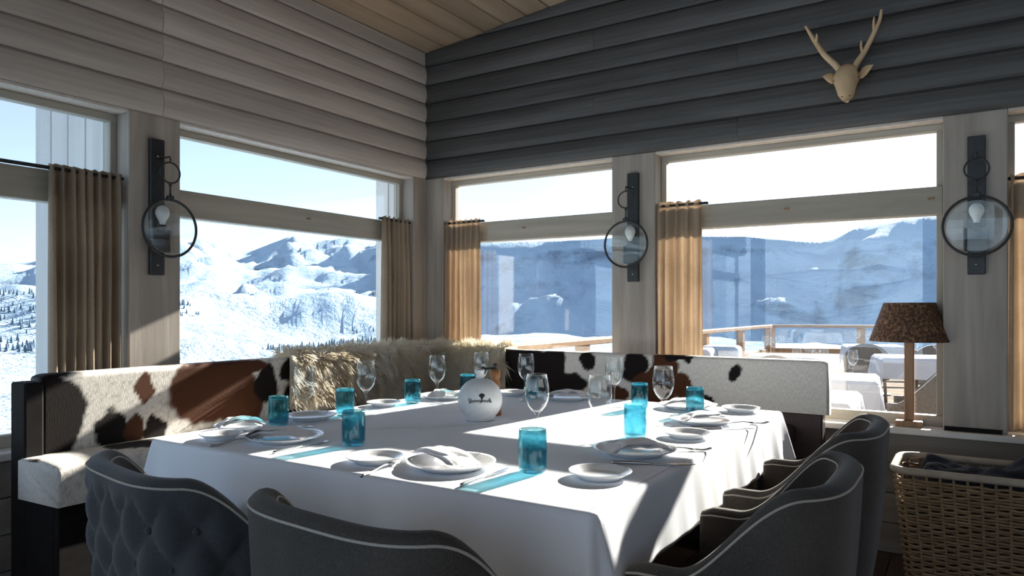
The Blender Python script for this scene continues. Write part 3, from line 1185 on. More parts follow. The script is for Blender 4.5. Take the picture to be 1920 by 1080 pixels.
# ================================================================== chairs
CH_W, CH_B, CH_A = .292, .285, .135          # half width, depth of the back curve, arm length in front of the centre


def chair_plan(n=110):
    """U-shaped plan from the left arm tip round the back to the right arm tip: (x, y, nx, ny)"""
    pts = []
    for i in range(16):
        pts.append(Vector((-CH_W, CH_A - CH_A * i / 16)))
    for i in range(n + 1):
        a = PI * i / n
        c, s = math.cos(a), math.sin(a)
        pts.append(Vector((-CH_W * math.copysign(abs(c) ** .58, c), -CH_B * s ** .66)))
    for i in range(1, 17):
        pts.append(Vector((CH_W, CH_A * i / 16)))
    # even out the spacing
    ln = [0]
    for p, q in zip(pts, pts[1:]):
        ln.append(ln[-1] + (q - p).length)
    res = []
    m = 132
    for k_ in range(m + 1):
        s = ln[-1] * k_ / m
        i = 0
        while i < len(ln) - 2 and ln[i + 1] < s:
            i += 1
        u = (s - ln[i]) / max(1e-9, ln[i + 1] - ln[i])
        res.append((pts[i].lerp(pts[i + 1], u), s))
    outp = []
    for k_, (p, s) in enumerate(res):
        a = res[max(0, k_ - 2)][0]
        b_ = res[min(m, k_ + 2)][0]
        tg = (b_ - a).normalized()
        outp.append((p, Vector((-tg.y, tg.x)) * -1, s))
    return outp


def rim_z(y):
    # high back, flowing down to low flat arms
    return .640 + .190 * sstep(.04, -.225, y)


def make_chair(label, loc, rotz, tuft, fab, lining):
    t = thing('armchair', label, 'chair', loc, rotz, group='upholstered armchairs round the table')
    plan = chair_plan()
    th = .056
    NO = 34 if tuft else 16
    v, f = [], []
    total = plan[-1][2]
    rings = []
    edge_pts = []
    for (p, n_, s) in plan:
        rz_ = rim_z(p.y)
        out_n = Vector((p.x, p.y + .02)).normalized()
        out_n = (n_ if n_.dot(out_n) > 0 else -n_)
        tipf = min(1, min(s, total - s) / .03)
        ring_ = []

        def put(off, z, bulge=0.0):
            u = (z - .30) / (.83 - .30)
            sc = .80 + .20 * min(1, max(0, u)) ** .8
            q = Vector((p.x * (.90 + .10 * min(1, u)), p.y * sc if p.y < 0 else p.y)) + out_n * (off + bulge)
            ring_.append(len(v))
            v.append((q.x, q.y, z))
            return (q.x, q.y, z)
        hz = rz_ - th / 2
        for j in range(NO + 1):
            z = .31 + (hz - .31) * j / NO
            bl = 0.0
            if tuft:
                w_ = .115
                a_ = (s - total / 2)
                p1, q1 = (a_ / w_ + z / .16), (a_ / w_ - z / .16)
                dd = abs(math.sin(PI * p1) * math.sin(PI * q1)) ** .55
                fade = sstep(.0, .05, hz - z) * sstep(0, .08, z - .31)
                bl = .024 * (dd - .6) * fade
            put(0, z, bl + .006 * math.sin(PI * j / NO))
        for j in range(1, 8):
            a = PI * j / 8
            put(-th / 2 + th / 2 * math.cos(a), hz + th / 2 * math.sin(a) * (.55 + .45 * tipf))
        edge_pts.append(None)
        NI = 8
        for j in range(NI + 1):
            z = hz - (hz - .40) * j / NI
            put(-th, z)
        rings.append(ring_)
    m = len(rings[0])
    for a_, b_ in zip(rings, rings[1:]):
        for j in range(m - 1):
            f.append((a_[j], a_[j + 1], b_[j + 1], b_[j]))
        f.append((a_[m - 1], a_[0], b_[0], b_[m - 1]))
    f.append(tuple(rings[0]))
    f.append(tuple(rings[-1])[::-1])
    bm = bmesh.new()
    bv = [bm.verts.new(q) for q in v]
    for q in f:
        bm.faces.new([bv[i] for i in q])
    sh = bmo('shell', bm, M[fab], t, None, True)
    sh.data.materials.append(M[lining])
    inner0 = NO + 6
    # inner lining colour on the room side of the rim
    k_ = 0
    for pl in sh.data.polygons:
        idx = [i % m for i in pl.vertices]
        if len(idx) == 4 and min(idx) >= inner0 and max(idx) < m:
            pl.material_index = 1
    # piping along the outer rim edge
    pp = [Vector(v[rg[NO + 1]]) for rg in rings]
    tv, tf = tube(pp, .0028, 6)
    pyd('piping', tv, tf, M['piping'], t, None, True)
    pp = [Vector(v[rg[NO + 7]]) for rg in rings]
    tv, tf = tube(pp, .0020, 6)
    pyd('piping', tv, tf, M['piping'], t, None, True)
    # seat cushion
    bm = bmesh.new()
    lo_, hi_ = [], []
    for (p, n_, s) in plan[4:-4:2]:
        q = Vector((p.x * .78, p.y * .76 if p.y < 0 else p.y + .07))
        lo_.append(bm.verts.new((q.x, q.y, .31)))
        hi_.append(bm.verts.new((q.x, q.y, .46)))
    bm.faces.new(lo_[::-1])
    bm.faces.new(hi_)
    for i in range(len(lo_)):
        j = (i + 1) % len(lo_)
        bm.faces.new((lo_[i], lo_[j], hi_[j], hi_[i]))
    bmesh.ops.bevel(bm, geom=[e_ for e_ in bm.edges if e_.verts[0].co.z > .4 and e_.verts[1].co.z > .4], offset=.03, segments=3, affect='EDGES', profile=.5)
    bmo('seat', bm, M[lining], t, None, True)
    for sx_ in (-1, 1):
        for y in (.13, -.17):
            tv, tf = tube([(sx_ * .185, y, .312), (sx_ * .215, y + (.02 if y > 0 else -.03), 0)], [.019, .011], 12)
            pyd('leg', tv, tf, M['leg'], t, None, True)
    if tuft:
        pl_ = plan
        w_ = .115
        for iz in range(3):
            zb = .40 + iz * .16 * .5 * 2 * .5
        for iz in range(6):
            zb = .32 + iz * .08
            for ia in range(-5, 6):
                a_ = ia * w_ / 1.0 * .5
                p1, q1 = a_ / w_ + zb / .16, a_ / w_ - zb / .16
                if abs(p1 - round(p1)) > .02 or abs(q1 - round(q1)) > .02:
                    continue
                s = total / 2 + a_
                k_ = min(range(len(pl_)), key=lambda g: abs(pl_[g][2] - s))
                p, n_, _ = pl_[k_]
                if zb > rim_z(p.y) - .10:
                    continue
                u = (zb - .30) / .53
                sc = .80 + .20 * u ** .8
                on = n_ if n_.dot(Vector((p.x, p.y + .02))) > 0 else -n_
                q = Vector((p.x * (.90 + .10 * u), p.y * sc)) + on * -.008
                bv_, bf_ = lathe([(0, .006), (.006, .004), (.009, 0), (0, -.004)], 10)
                rot = Vector((on.x, on.y, 0)).to_track_quat('Z', 'Y').to_matrix()
                pyd('tuft_button', [rot @ Vector(c_) for c_ in bv_], bf_, M[fab], t, (q.x, q.y, zb), True)
    return t


make_chair('grey armchair with diamond-tufted back at the front left', (-1.555, 1.13, 0), -.17, True, 'velvet', 'velvet')
make_chair('smooth grey armchair in the front, back to the viewer', (-.925, 1.11, 0), -.08, False, 'chair', 'chair')
make_chair('grey-brown armchair at the table side beside the basket', (-.495, 2.45, 0), PI / 2, False, 'chair', 'chair_in')
make_chair('nearest grey-brown armchair at the right side of the table', (-.485, 1.70, 0), PI / 2, False, 'chair', 'chair_in')

# ================================================================== tableware
def copy_tree(o, parent=None):
    c = o.copy()
    C.objects.link(c)
    c.parent = parent
    for ch in o.children:
        copy_tree(ch, c)
    return c


WG = [(0, 0), (.034, 0), (.0345, .0015), (.030, .003), (.012, .006), (.005, .011), (.0036, .022), (.0034, .06), (.0040, .085), (.007, .093), (.017, .102),
      (.0285, .116), (.0365, .135), (.0395, .155), (.0388, .175), (.0355, .198), (.0322, .218), (.0312, .2185),
      (.0345, .198), (.0377, .175), (.0384, .155), (.0354, .136), (.0275, .1175), (.0155, .104), (.004, .0985), (0, .098)]
wg_mesh = None


def wine_glass(label, x, y, sc=1.0):
    global wg_mesh
    if wg_mesh is None:
        v, f = lathe(WG, 36)
        o = pyd('wine_glass', v, f, M['clear'], None, None, True)
        wg_mesh = o.data
    else:
        o = bpy.data.objects.new('wine_glass', wg_mesh)
        C.objects.link(o)
    o.location = (x, y, TOP)
    o.rotation_euler = (0, 0, x * 9)
    o.scale = (sc, sc, sc)
    return tag(o, label, 'wine glass', 'stemmed wine glasses on the table')


TB = [(0, 0), (.026, 0), (.031, .002), (.0345, .008), (.036, .02), (.0365, .06), (.036, .095), (.0345, .108), (.0335, .1085), (.0335, .095), (.034, .06), (.0332, .022), (.030, .013), (.02, .011), (0, .011)]
tb_mesh = None


def tumbler(label, x, y, sc=1.0):
    global tb_mesh
    if tb_mesh is None:
        v, f = lathe(TB, 36)
        o = pyd('tumbler', v, f, M['teal'], None, None, True)
        tb_mesh = o.data
    else:
        o = bpy.data.objects.new('tumbler', tb_mesh)
        C.objects.link(o)
    o.location = (x, y, TOP)
    o.scale = (sc, sc, sc)
    o.rotation_euler = (0, 0, y * 7)
    return tag(o, label, 'tumbler', 'teal glass tumblers on the table')


def plate_prof(R):
    return [(0, .004), (R * .52, .004), (R * .60, .002), (R * .62, 0), (R * .66, 0), (R * .70, .005), (R * .97, .0165), (R, .0185), (R * .995, .0205), (R * .94, .0185), (R * .70, .010), (R * .64, .0065), (0, .0065)]


pl_mesh = {}


def plate(label, x, y, R, cat='plate', group='white porcelain plates'):
    key = round(R, 3)
    if key not in pl_mesh:
        v, f = lathe(plate_prof(R), 56)
        o = pyd('dinner_plate' if R > .1 else 'side_plate', v, f, M['porcelain'], None, None, True)
        pl_mesh[key] = o.data
    else:
        o = bpy.data.objects.new('dinner_plate' if R > .1 else 'side_plate', pl_mesh[key])
        C.objects.link(o)
    o.location = (x, y, TOP)
    return tag(o, label, cat, group)


def napkin(label, x, y, rot, ln=.20, wd=.085, z=.026, seed=1):
    """folded linen napkin, three soft layers following each other"""
    t = thing('napkin', label, 'napkin', (x, y, TOP), rot, group='folded white napkins')
    rnd = random.Random(seed)
    for lay in range(3):
        nx_, ny_ = 22, 8
        v, f = [], []
        sh = rnd.uniform(-.012, .012)
        wl_ = wd * (1 - .13 * lay)
        ll = ln * (1 - .07 * lay)
        for side in (0, 1):
            for i in range(nx_ + 1):
                for j in range(ny_ + 1):
                    a, b_ = i / nx_ - .5, j / ny_ - .5
                    h = .007 * math.cos(a * PI * 1.1) + .006 * noise.noise(Vector((a * 4 + seed, b_ * 3, lay * .7)))
                    edge = max(abs(a), abs(b_)) * 2
                    th = .0028 * math.sqrt(max(0, 1 - edge ** 6))
                    skew = .10 * a * (b_ + .5)
                    zz_ = z + h + lay * .0048 + (th if side else -th) - .006 * sstep(.3, .5, abs(a)) - .010 * lay * sstep(.25, .5, abs(a)) * .5
                    v.append((a * ll + sh + skew * .05, b_ * wl_ + .02 * a * lay, zz_))
        q = (nx_ + 1) * (ny_ + 1)
        for side in (0, 1):
            for i in range(nx_):
                for j in range(ny_):
                    p = side * q + i * (ny_ + 1) + j
                    fc = (p, p + ny_ + 1, p + ny_ + 2, p + 1)
                    f.append(fc if side else fc[::-1])
        bd = [i * (ny_ + 1) for i in range(nx_ + 1)] + [nx_ * (ny_ + 1) + j for j in range(1, ny_ + 1)] + \
             [i * (ny_ + 1) + ny_ for i in range(nx_ - 1, -1, -1)] + [j for j in range(ny_ - 1, 0, -1)]
        for a_, b_ in zip(bd, bd[1:] + bd[:1]):
            f.append((a_, b_, b_ + q, a_ + q))
        pyd('fold', v, f, M['napkin'], t, None, True)
    return t


def knife(label, x, y, rot):
    t = thing('table_knife', label, 'knife', (x, y, TOP), rot, group='steel table knives')
    v, f = tube(catmull([(-.11, 0, .004), (-.07, 0, .0045), (-.02, 0, .004), (0, 0, .0035)], 4), [.0045, .005, .0052, .0052, .005, .0048, .0045, .0042, .004, .0038, .0035, .0033, .003], 8)
    pyd('handle', v, f, M['steel'], t, None, True)
    o = [(0, -.004), (.03, -.008), (.07, -.0095), (.10, -.007), (.115, .0), (.10, .0045), (0, .004)]
    v = [(a, b_, .0045) for a, b_ in o] + [(a, b_, .0025) for a, b_ in o]
    n_ = len(o)
    f = [tuple(range(n_)), tuple(range(2 * n_ - 1, n_ - 1, -1))] + [(i, i + n_, (i + 1) % n_ + n_, (i + 1) % n_) for i in range(n_)]
    pyd('blade', v, f, M['steel'], t, None, False)
    return t


def fork(label, x, y, rot):
    t = thing('table_fork', label, 'fork', (x, y, TOP), rot, group='steel table forks')
    p = catmull([(-.10, 0, .003), (-.05, 0, .004), (0, 0, .009), (.03, 0, .007), (.045, 0, .005)], 4)
    v, f = tube(p, [.0045 - .002 * math.sin(PI * i / (len(p) - 1)) for i in range(len(p))], 8)
    pyd('handle', v, f, M['steel'], t, None, True)
    box('neck', (.040, .056), (-.011, .011), (.004, .0062), M['steel'], t, bevel=.0008)
    for k_ in range(4):
        yq = -.009 + .006 * k_
        v, f = tube(catmull([(.054, yq, .005), (.08, yq, .004), (.102, yq, .010)], 4), .0013, 6)
        pyd('tine', v, f, M['steel'], t, None, True)
    return t


# --- near side
plate('white dinner plate with napkin at the front left of the table', -1.872, 1.573, .122)
napkin('folded napkin on the front left dinner plate', -1.885, 1.555, .35, .20, .10, seed=2)
plate('small side plate at the front left corner of the table', -2.075, 1.480, .068)
plate('white dinner plate with napkin nearest the middle front', -1.180, 1.546, .122)
napkin('folded napkin on the dinner plate in the middle front', -1.215, 1.560, -.42, .25, .085, seed=3)
plate('small side plate left of the middle front dinner plate', -1.400, 1.487, .082)
# --- right side
plate('white dinner plate with napkin near the nearest right armchair', -.835, 1.985, .122)
napkin('folded napkin on the plate by the nearest right armchair', -.815, 1.965, .75, .20, .10, seed=4)
plate('small side plate at the front right corner of the table', -.790, 1.655, .080)
plate('white dinner plate with napkin at the far right place', -.850, 2.650, .118)
napkin('folded napkin on the far right dinner plate', -.835, 2.630, .6, .20, .10, seed=5)
plate('small side plate between the two right dinner plates', -.795, 2.330, .080)
# --- far side
plate('white dinner plate with napkin by the white hide', -1.030, 3.005, .118)
napkin('folded napkin on the plate by the white hide', -1.020, 3.000, .2, .22, .10, seed=6)
plate('small side plate at the far right corner of the table', -.805, 3.030, .078)
plate('white dinner plate with napkin by the dark hide', -1.600, 3.000, .118)
napkin('folded napkin on the plate by the dark hide', -1.600, 2.995, .1, .20, .09, seed=7)
plate('small side plate behind the round flask', -1.915, 3.010, .080)
# --- left side
plate('small plate with napkin at the left edge before the tumbler', -2.180, 1.628, .085)
napkin('folded napkin on the small plate at the left edge', -2.170, 1.630, .9, .15, .08, seed=8)
plate('empty white plate at the left table edge between two teal tumblers', -2.150, 1.925, .100)
plate('white dinner plate with napkin below the sheepskin', -2.120, 2.720, .118)
napkin('folded napkin on the plate below the sheepskin', -2.125, 2.710, 1.9, .19, .08, seed=9)
plate('small side plate at the left edge below the sheepskin', -2.180, 2.370, .075)

wine_glass('wine glass before the brown hide at the left', -2.030, 1.790)
wine_glass('wine glass behind the front left teal tumbler', -2.045, 2.120)
wine_glass('wine glass before the middle of the sheepskin', -2.020, 2.545)
wine_glass('wine glass left behind the round flask', -1.985, 2.840)
wine_glass('wine glass before the dark hide behind the table centre', -1.745, 2.860)
wine_glass('wine glass behind the nearest teal tumbler', -1.170, 1.985)
wine_glass('wine glass at the plate of the nearest right armchair', -.985, 2.060)
wine_glass('wine glass before the black and brown hide at the far side', -1.300, 2.865)
wine_glass('wine glass at the far right place', -.945, 2.510)
tumbler('teal tumbler before the brown hide at the left', -2.135, 1.762)
tumbler('teal tumbler half hidden behind a wine glass at the left', -2.110, 2.070)
tumbler('teal tumbler standing free at the front left', -1.632, 1.637)
tumbler('teal tumbler below the middle of the sheepskin', -2.125, 2.500)
tumbler('teal tumbler half hidden behind the round flask', -2.070, 2.845)
tumbler('teal tumbler behind the wine glass at the table centre', -1.770, 2.950)
tumbler('nearest teal tumbler at the front of the table', -.968, 1.620, 1.04)
tumbler('teal tumbler before the brown hide at the far side', -1.200, 2.905)
tumbler('bright teal tumbler in the sun right of the table centre', -.935, 2.225, 1.04)
tumbler('teal tumbler at the far right before the white hide', -.945, 2.868)

knife('table knife lying under the rim of the nearest right plate', -.735, 1.870, .45)
fork('fork beside the napkin of the nearest right plate', -.745, 2.095, .5)
knife('table knife right of the far right dinner plate', -.745, 2.560, .5)
fork('fork on the cloth beside the far right napkin', -.715, 2.700, .6)
fork('fork left of the middle front dinner plate', -1.320, 1.432, 1.75)
knife('table knife right of the middle front dinner plate', -1.035, 1.500, 1.6)
fork('fork beside the front left side plate', -1.985, 1.475, 1.6)
knife('table knife right of the front left dinner plate', -1.735, 1.52, 1.6)

# round ceramic flask with printed emblem
t = thing('ceramic_flask', 'round white ceramic flask with black emblem and script', 'flask', (-1.586, 2.262, TOP), math.radians(32.5 + 3))
prof = [(0, 0), (.050, 0), (.056, .003)]
for i in range(1, 20):
    a = -PI / 2 + .66 + (PI - .66 - .28) * i / 19
    prof.append((.086 * math.cos(a), .0795 + .084 * math.sin(a)))
v, f = lathe(prof, 48)
body = pyd('body', [(a, b_ * .80, c) for a, b_, c in v], f, M['stoneware'], t, None, True)
v, f = lathe([(.021, .155), (.0165, .162), (.0155, .170), (.0155, .186), (.0175, .188), (.0175, .194), (.013, .194), (.013, .16)], 24)
pyd('neck', v, f, M['stoneware'], t, None, True)


def on_body(u, w):
    """front surface of the flask at local x=u, z=w"""
    r = .086
    dz = (w - .0795) / .084 * r
    yy = math.sqrt(max(0, r * r - dz * dz - u * u)) * .80
    return Vector((u, -yy - .0008, w))


def stamp(name, outline):
    n_ = len(outline)
    c = (sum(p[0] for p in outline) / n_, sum(p[1] for p in outline) / n_)
    v = [on_body(*p) for p in outline] + [on_body(*c)]
    f = [(i, (i + 1) % n_, n_) for i in range(n_)]
    return pyd(name, v, f, M['ink'], t, None, False)


def ribbon(name, pts, w):
    p = catmull([(a, 0, b_) for a, b_ in pts], 5)
    v, f = [], []
    for i, q in enumerate(p):
        tg = (p[min(i + 1, len(p) - 1)] - p[max(i - 1, 0)]).normalized()
        nn_ = Vector((-tg.z, 0, tg.x))
        ww = w * (.55 + .45 * abs(tg.z))
        for s in (-1, 1):
            c = q + nn_ * ww * s
            v.append(on_body(c.x, c.z))
    for i in range(len(p) - 1):
        f.append((2 * i, 2 * i + 1, 2 * i + 3, 2 * i + 2))
    return pyd(name, v, f, M['ink'], t, None, False)


hz = .100
stamp('emblem', [(.006 + .0115 * math.sin(a) * (1 if math.cos(a) > -.2 else .55), hz + .0105 * math.cos(a) - (.003 if math.cos(a) < -.85 else 0)) for a in [2 * PI * i / 20 for i in range(20)]])
ribbon('emblem_stem', [(.006, .090), (.0055, .082), (.002, .076), (-.004, .073)], .0014)
sc_pts = []
for i in range(26):
    u = -.042 + .084 * i / 25
    sc_pts.append((u, .0785 + (.0065 if i % 2 == 0 else -.0045) * (1.35 if i in (0, 1, 14, 22) else .8) + .003 * math.cos(u * 40)))
ribbon('script', sc_pts, .0011)
ribbon('script_tail', [(-.045, .084), (-.040, .091), (-.034, .088), (-.038, .078), (-.041, .071)], .0013)
ribbon('script_flourish', [(.028, .076), (.033, .088), (.037, .091), (.036, .080), (.041, .0765)], .0012)

# pepper mill behind the flask
t = thing('pepper_mill', 'small turned wooden pepper mill with black crank behind the flask', 'pepper mill', (-1.612, 2.405, TOP), math.radians(32.5))
v, f = lathe([(0, 0), (.024, 0), (.026, .006), (.024, .03), (.019, .07), (.017, .10), (.021, .118), (.022, .128), (.017, .138), (.018, .150), (.0215, .160), (.0215, .172), (.015, .184), (0, .186)], 28)
pyd('body', v, f, M['mill'], t, None, True)
v, f = lathe([(0, .184), (.006, .186), (.005, .192), (.008, .198), (.007, .206), (0, .209)], 16)
pyd('knob', v, f, M['iron'], t, None, True)
v, f = tube(catmull([(0, 0, .187), (-.02, 0, .188), (-.045, 0, .184)], 4), .0045, 8)
cr = pyd('crank', v, f, M['iron'], t, None, True)
v, f = lathe([(0, -.008), (.006, -.007), (.008, 0), (.006, .008), (0, .010)], 14)
pyd('crank_knob', v, f, M['iron'], cr, (-.048, 0, .186), True)

# ================================================================== wicker basket
t = thing('wicker_basket', 'rectangular willow basket with pale rim under the right sill', 'basket', (.17, 3.42, 0))
BH, bw0, bd0, bw1, bd1 = .545, .375, .155, .43, .185       # height, half sizes bottom / top


def bas_path(n_=120, inset=0.0):
    """rounded rectangle parameter: unit outline (x in -1..1, y in -1..1)"""
    pts = []
    r = .16
    ax, ay = 1.0, 1.0
    cs = [(1 - r, -1 + r * 2, -PI / 2), (1 - r, 1 - r * 2, 0), (-1 + r, 1 - r * 2, PI / 2), (-1 + r, -1 + r * 2, PI)]
    for i, (cx, cy, a0) in enumerate(cs):
        for q in range(7):
            a = a0 + PI / 2 * q / 6
            pts.append(Vector((cx + r * math.cos(a), cy + r * 2 * math.sin(a))))
    ln = [0]
    cl_ = pts + [pts[0]]
    W = lambda p, q: math.hypot((p.x - q.x) * bw1, (p.y - q.y) * bd1)
    for p, q in zip(cl_, cl_[1:]):
        ln.append(ln[-1] + W(p, q))
    res = []
    for k_ in range(n_):
        s = ln[-1] * k_ / n_
        i = 0
        while ln[i + 1] < s:
            i += 1
        u = (s - ln[i]) / (ln[i + 1] - ln[i])
        res.append(cl_[i].lerp(cl_[i + 1], u))
    return res


NSTK = 52
outl = bas_path(NSTK * 4)


def bas_pt(p, z, off=0.0):
    u = z / BH
    hw, hd = bw0 + (bw1 - bw0) * u, bd0 + (bd1 - bd0) * u
    q = Vector((p.x * hw, p.y * hd, z))
    nrm = Vector((p.x * .5 * (abs(p.x) > .84) + .0001, p.y * (abs(p.y) > .7), 0))
    if nrm.length > .001:
        q += nrm.normalized() * off
    return q


v, f = [], []
zrow, rowi = .02, 0
while zrow < BH - .03:
    pts = []
    for i in range(NSTK * 4):
        ph_ = (i % 8) / 8 * 2 * PI
        off = .0075 * math.sin(ph_ + (PI if rowi % 2 else 0))
        pts.append(bas_pt(outl[i], zrow + .0015 * math.sin(i * .9 + rowi * 2.1), off))
    tv, tf = tube(pts, .0058, 5, True)
    b0 = len(v)
    v += tv
    f += [tuple(b0 + q for q in fc) for fc in tf]
    zrow += .0118
    rowi += 1
wv = pyd('weave', v, f, M['wicker'], t, None, True)
wv['kind'] = 'stuff'
v, f = [], []
for i in range(NSTK):
    p = outl[i * 4]
    tv, tf = tube([bas_pt(p, .01), bas_pt(p, BH * .5), bas_pt(p, BH - .01)], .0055, 6)
    b0 = len(v)
    v += tv
    f += [tuple(b0 + q for q in fc) for fc in tf]
sk_ = pyd('stakes', v, f, M['wicker'], t, None, True)
sk_['kind'] = 'stuff'
pts = [bas_pt(p, BH - .006, .004) for p in outl]
tv, tf = tube(pts, .015, 10, True)
pyd('rim', tv, tf, M['basket_rim'], t, None, True)
v = [bas_pt(p, .018) for p in outl[::4]]
pyd('bottom', v, [tuple(range(len(v)))], M['wicker'], t, None, False)
# blanket bundled in the basket
v, f = [], []
nu, nv_ = 44, 24
for i in range(nu + 1):
    for j in range(nv_ + 1):
        a, b_ = i / nu * 2 - 1, j / nv_ * 2 - 1
        edge = max(abs(a), abs(b_))
        h = .055 * noise.noise(Vector((a * 2.4, b_ * 2.0, 4))) + .022 * noise.noise(Vector((a * 6, b_ * 5, 9)))
        h += .165 * sstep(-.25, .45, a) * (1 - sstep(.3, 1.0, abs(b_ - .2)))
        z = .535 + h - .10 * sstep(.85, 1.0, edge)
        v.append((a * .375, b_ * .142, z))
for i in range(nu):
    for j in range(nv_):
        q = i * (nv_ + 1) + j
        f.append((q, q + nv_ + 1, q + nv_ + 2, q + 1))
n0 = len(v)
v += [(x * .93, y * .9, .05) for x, y, z in (v[0], v[nu * (nv_ + 1)], v[nu * (nv_ + 1) + nv_], v[nv_])]
bo = [i * (nv_ + 1) for i in range(nu + 1)]
f.append(tuple(bo) + (n0 + 1, n0))
bo = [nu * (nv_ + 1) + j for j in range(nv_ + 1)]
f.append(tuple(bo) + (n0 + 2, n0 + 1))
bo = [i * (nv_ + 1) + nv_ for i in range(nu, -1, -1)]
f.append(tuple(bo) + (n0 + 3, n0 + 2))
bo = [j for j in range(nv_, -1, -1)]
f.append(tuple(bo) + (n0, n0 + 3))
f.append((n0, n0 + 1, n0 + 2, n0 + 3))
bl = pyd('blanket', v, f, M['navy'], None, t.location, True)
tag(bl, 'dark navy blanket bundled in the willow basket', 'blanket')
# ================================================================== terrace outside the right wall
DK = -.12
deck = box('floor_terrace', (-3.9, 12.0), (YR + .25, 17.0), (DK - .2, DK - .03), M['deck'])
tag(deck, 'sunlit wooden terrace deck outside the windows', 'terrace', kind='structure')
for i in range(34):
    y0 = YR + .27 + i * .375
    child(box('deck_board', (-3.9, 12.0), (y0, y0 + .365), (DK - .03, DK), M['deck'], bevel=.004), deck)


def railing(label, p0, p1, nposts):
    p0, p1 = Vector(p0), Vector(p1)
    d = (p1 - p0)
    ln = d.length
    t = thing('terrace_railing', label, 'railing', (p0.x, p0.y, DK), math.atan2(d.y, d.x), group='wooden terrace railings')
    box('handrail', (-.06, ln + .06), (-.07, .07), (.93, .985), M['rail'], t, bevel=.006)
    box('middle_rail', (0, ln), (-.03, .03), (.42, .52), M['rail'], t, bevel=.004)
    for i in range(nposts):
        x = ln * i / (nposts - 1)
        box('post', (x - .07, x + .07), (-.055, .055), (0, .93), M['rail'], t, bevel=.005)
    for i in range(nposts - 1):
        xa, xb = ln * i / (nposts - 1) + .09, ln * (i + 1) / (nposts - 1) - .09
        box('glass_panel', (xa, xb), (-.006, .006), (.08, .90), M['glass'], t)
    return t


railing('wooden terrace railing running straight out from the corner window', (-3.35, 4.6), (-3.35, 14.6), 6)
railing('wooden terrace railing across the far end of the terrace', (-3.35, 14.9), (6.0, 17.6), 7)


def out_table(label, x, y, rot, s=.42):
    t = thing('terrace_table', label, 'table', (x, y, DK), rot, group='white-clothed terrace tables')
    v, f = tube([(0, 0, .02), (0, 0, .715)], .035, 12)
    pyd('pedestal', v, f, M['iron'], t, None, True)
    v, f = lathe([(0, 0), (.25, 0), (.25, .012), (.03, .03), (0, .03)], 24)
    pyd('foot', v, f, M['iron'], t, None, True)
    # square cloth with hanging corners
    n_ = 24
    vv, ff = [], []
    H = s + .24
    for i in range(n_ + 1):
        for j in range(n_ + 1):
            a, b_ = (i / n_ * 2 - 1) * H, (j / n_ * 2 - 1) * H
            ea, eb = max(0, abs(a) - s), max(0, abs(b_) - s)
            e_ = math.hypot(ea, eb)
            px_ = math.copysign(min(abs(a), s) + .10 * ea + .02 * math.sin(b_ * 20) * ea * 4, a)
            py_ = math.copysign(min(abs(b_), s) + .10 * eb + .02 * math.sin(a * 20) * eb * 4, b_)
            vv.append((px_, py_, .745 - e_ * .98))
    for i in range(n_):
        for j in range(n_):
            q = i * (n_ + 1) + j
            ff.append((q, q + n_ + 1, q + n_ + 2, q + 1))
    o = pyd('cloth', vv, ff, M['out_cloth'], t, None, False)
    sol_ = o.modifiers.new('thick', 'SOLIDIFY')
    sol_.thickness = .004
    sol_.offset = -1
    return t


def out_glasses(x, y, n_, seed, label, where):
    rnd = random.Random(seed)
    for q in range(n_):
        a = 2 * PI * q / n_ + rnd.uniform(-.3, .3)
        o = bpy.data.objects.new('wine_glass', wg_mesh)
        C.objects.link(o)
        o.location = (x + .22 * math.cos(a), y + .22 * math.sin(a), DK + .747)
        tag(o, label, 'wine glass', 'wine glasses on ' + where)


TT = [(-1.00, 4.95, 0.05, 'terrace table with white cloth close behind the window'), (-1.02, 6.45, .1, 'terrace table with white cloth in the second row'),
      (-1.9, 9.0, .2, 'terrace table with white cloth near the railing corner'), (-.55, 9.6, .25, 'terrace table with white cloth beyond the wicker armchairs'),
      (-1.25, 12.2, .25, 'farthest terrace table with white cloth')]
for q, (x, y, r_, lab) in enumerate(TT):
    out_table(lab, x, y, r_, .40)
    out_glasses(x, y, 4, q, 'wine glass standing on the ' + lab, 'the ' + lab)


def rattan_chair(label, x, y, rot):
    t = thing('rattan_armchair', label, 'chair', (x, y, DK), rot, group='rattan terrace armchairs')
    # curved back shell
    v, f = [], []
    na, nz_ = 32, 10
    for lay in (0, 1):
        for i in range(na + 1):
            a = PI * (i / na * 1.16 - .08)
            hz_ = .56 + .26 * math.sin(max(0, min(PI, a))) ** 1.2
            for j in range(nz_ + 1):
                z = .30 + (hz_ - .30) * j / nz_
                r_ = (.31 if lay == 0 else .275) * (.92 + .08 * j / nz_)
                v.append((-r_ * math.cos(a), -r_ * math.sin(a), z))
    q = (na + 1) * (nz_ + 1)
    for lay in (0, 1):
        for i in range(na):
            for j in range(nz_):
                p = lay * q + i * (nz_ + 1) + j
                fc = (p, p + nz_ + 1, p + nz_ + 2, p + 1)
                f.append(fc if lay == 0 else fc[::-1])
    for i in range(na):
        for j in (0, nz_):
            p = i * (nz_ + 1) + j
            f.append((p, p + nz_ + 1, p + nz_ + 1 + q, p + q))
    for i in (0, na):
        for j in range(nz_):
            p = i * (nz_ + 1) + j
            f.append((p, p + 1, p + 1 + q, p + q))
    bm = bmesh.new()
    bv = [bm.verts.new(c) for c in v]
    for fc in f:
        bm.faces.new([bv[i] for i in fc])
    bmo('back_shell', bm, M['rattan'], t, None, True)
    box('seat', (-.27, .27), (-.22, .26), (.34, .42), M['rattan'], t, bevel=.02, seg=2)
    for sx_ in (-1, 1):
        for y_ in (-.18, .22):
            v, f = tube([(sx_ * .22, y_, .35), (sx_ * .24, y_, 0)], .02, 8)
            pyd('leg', v, f, M['rattan'], t, None, True)
    return t


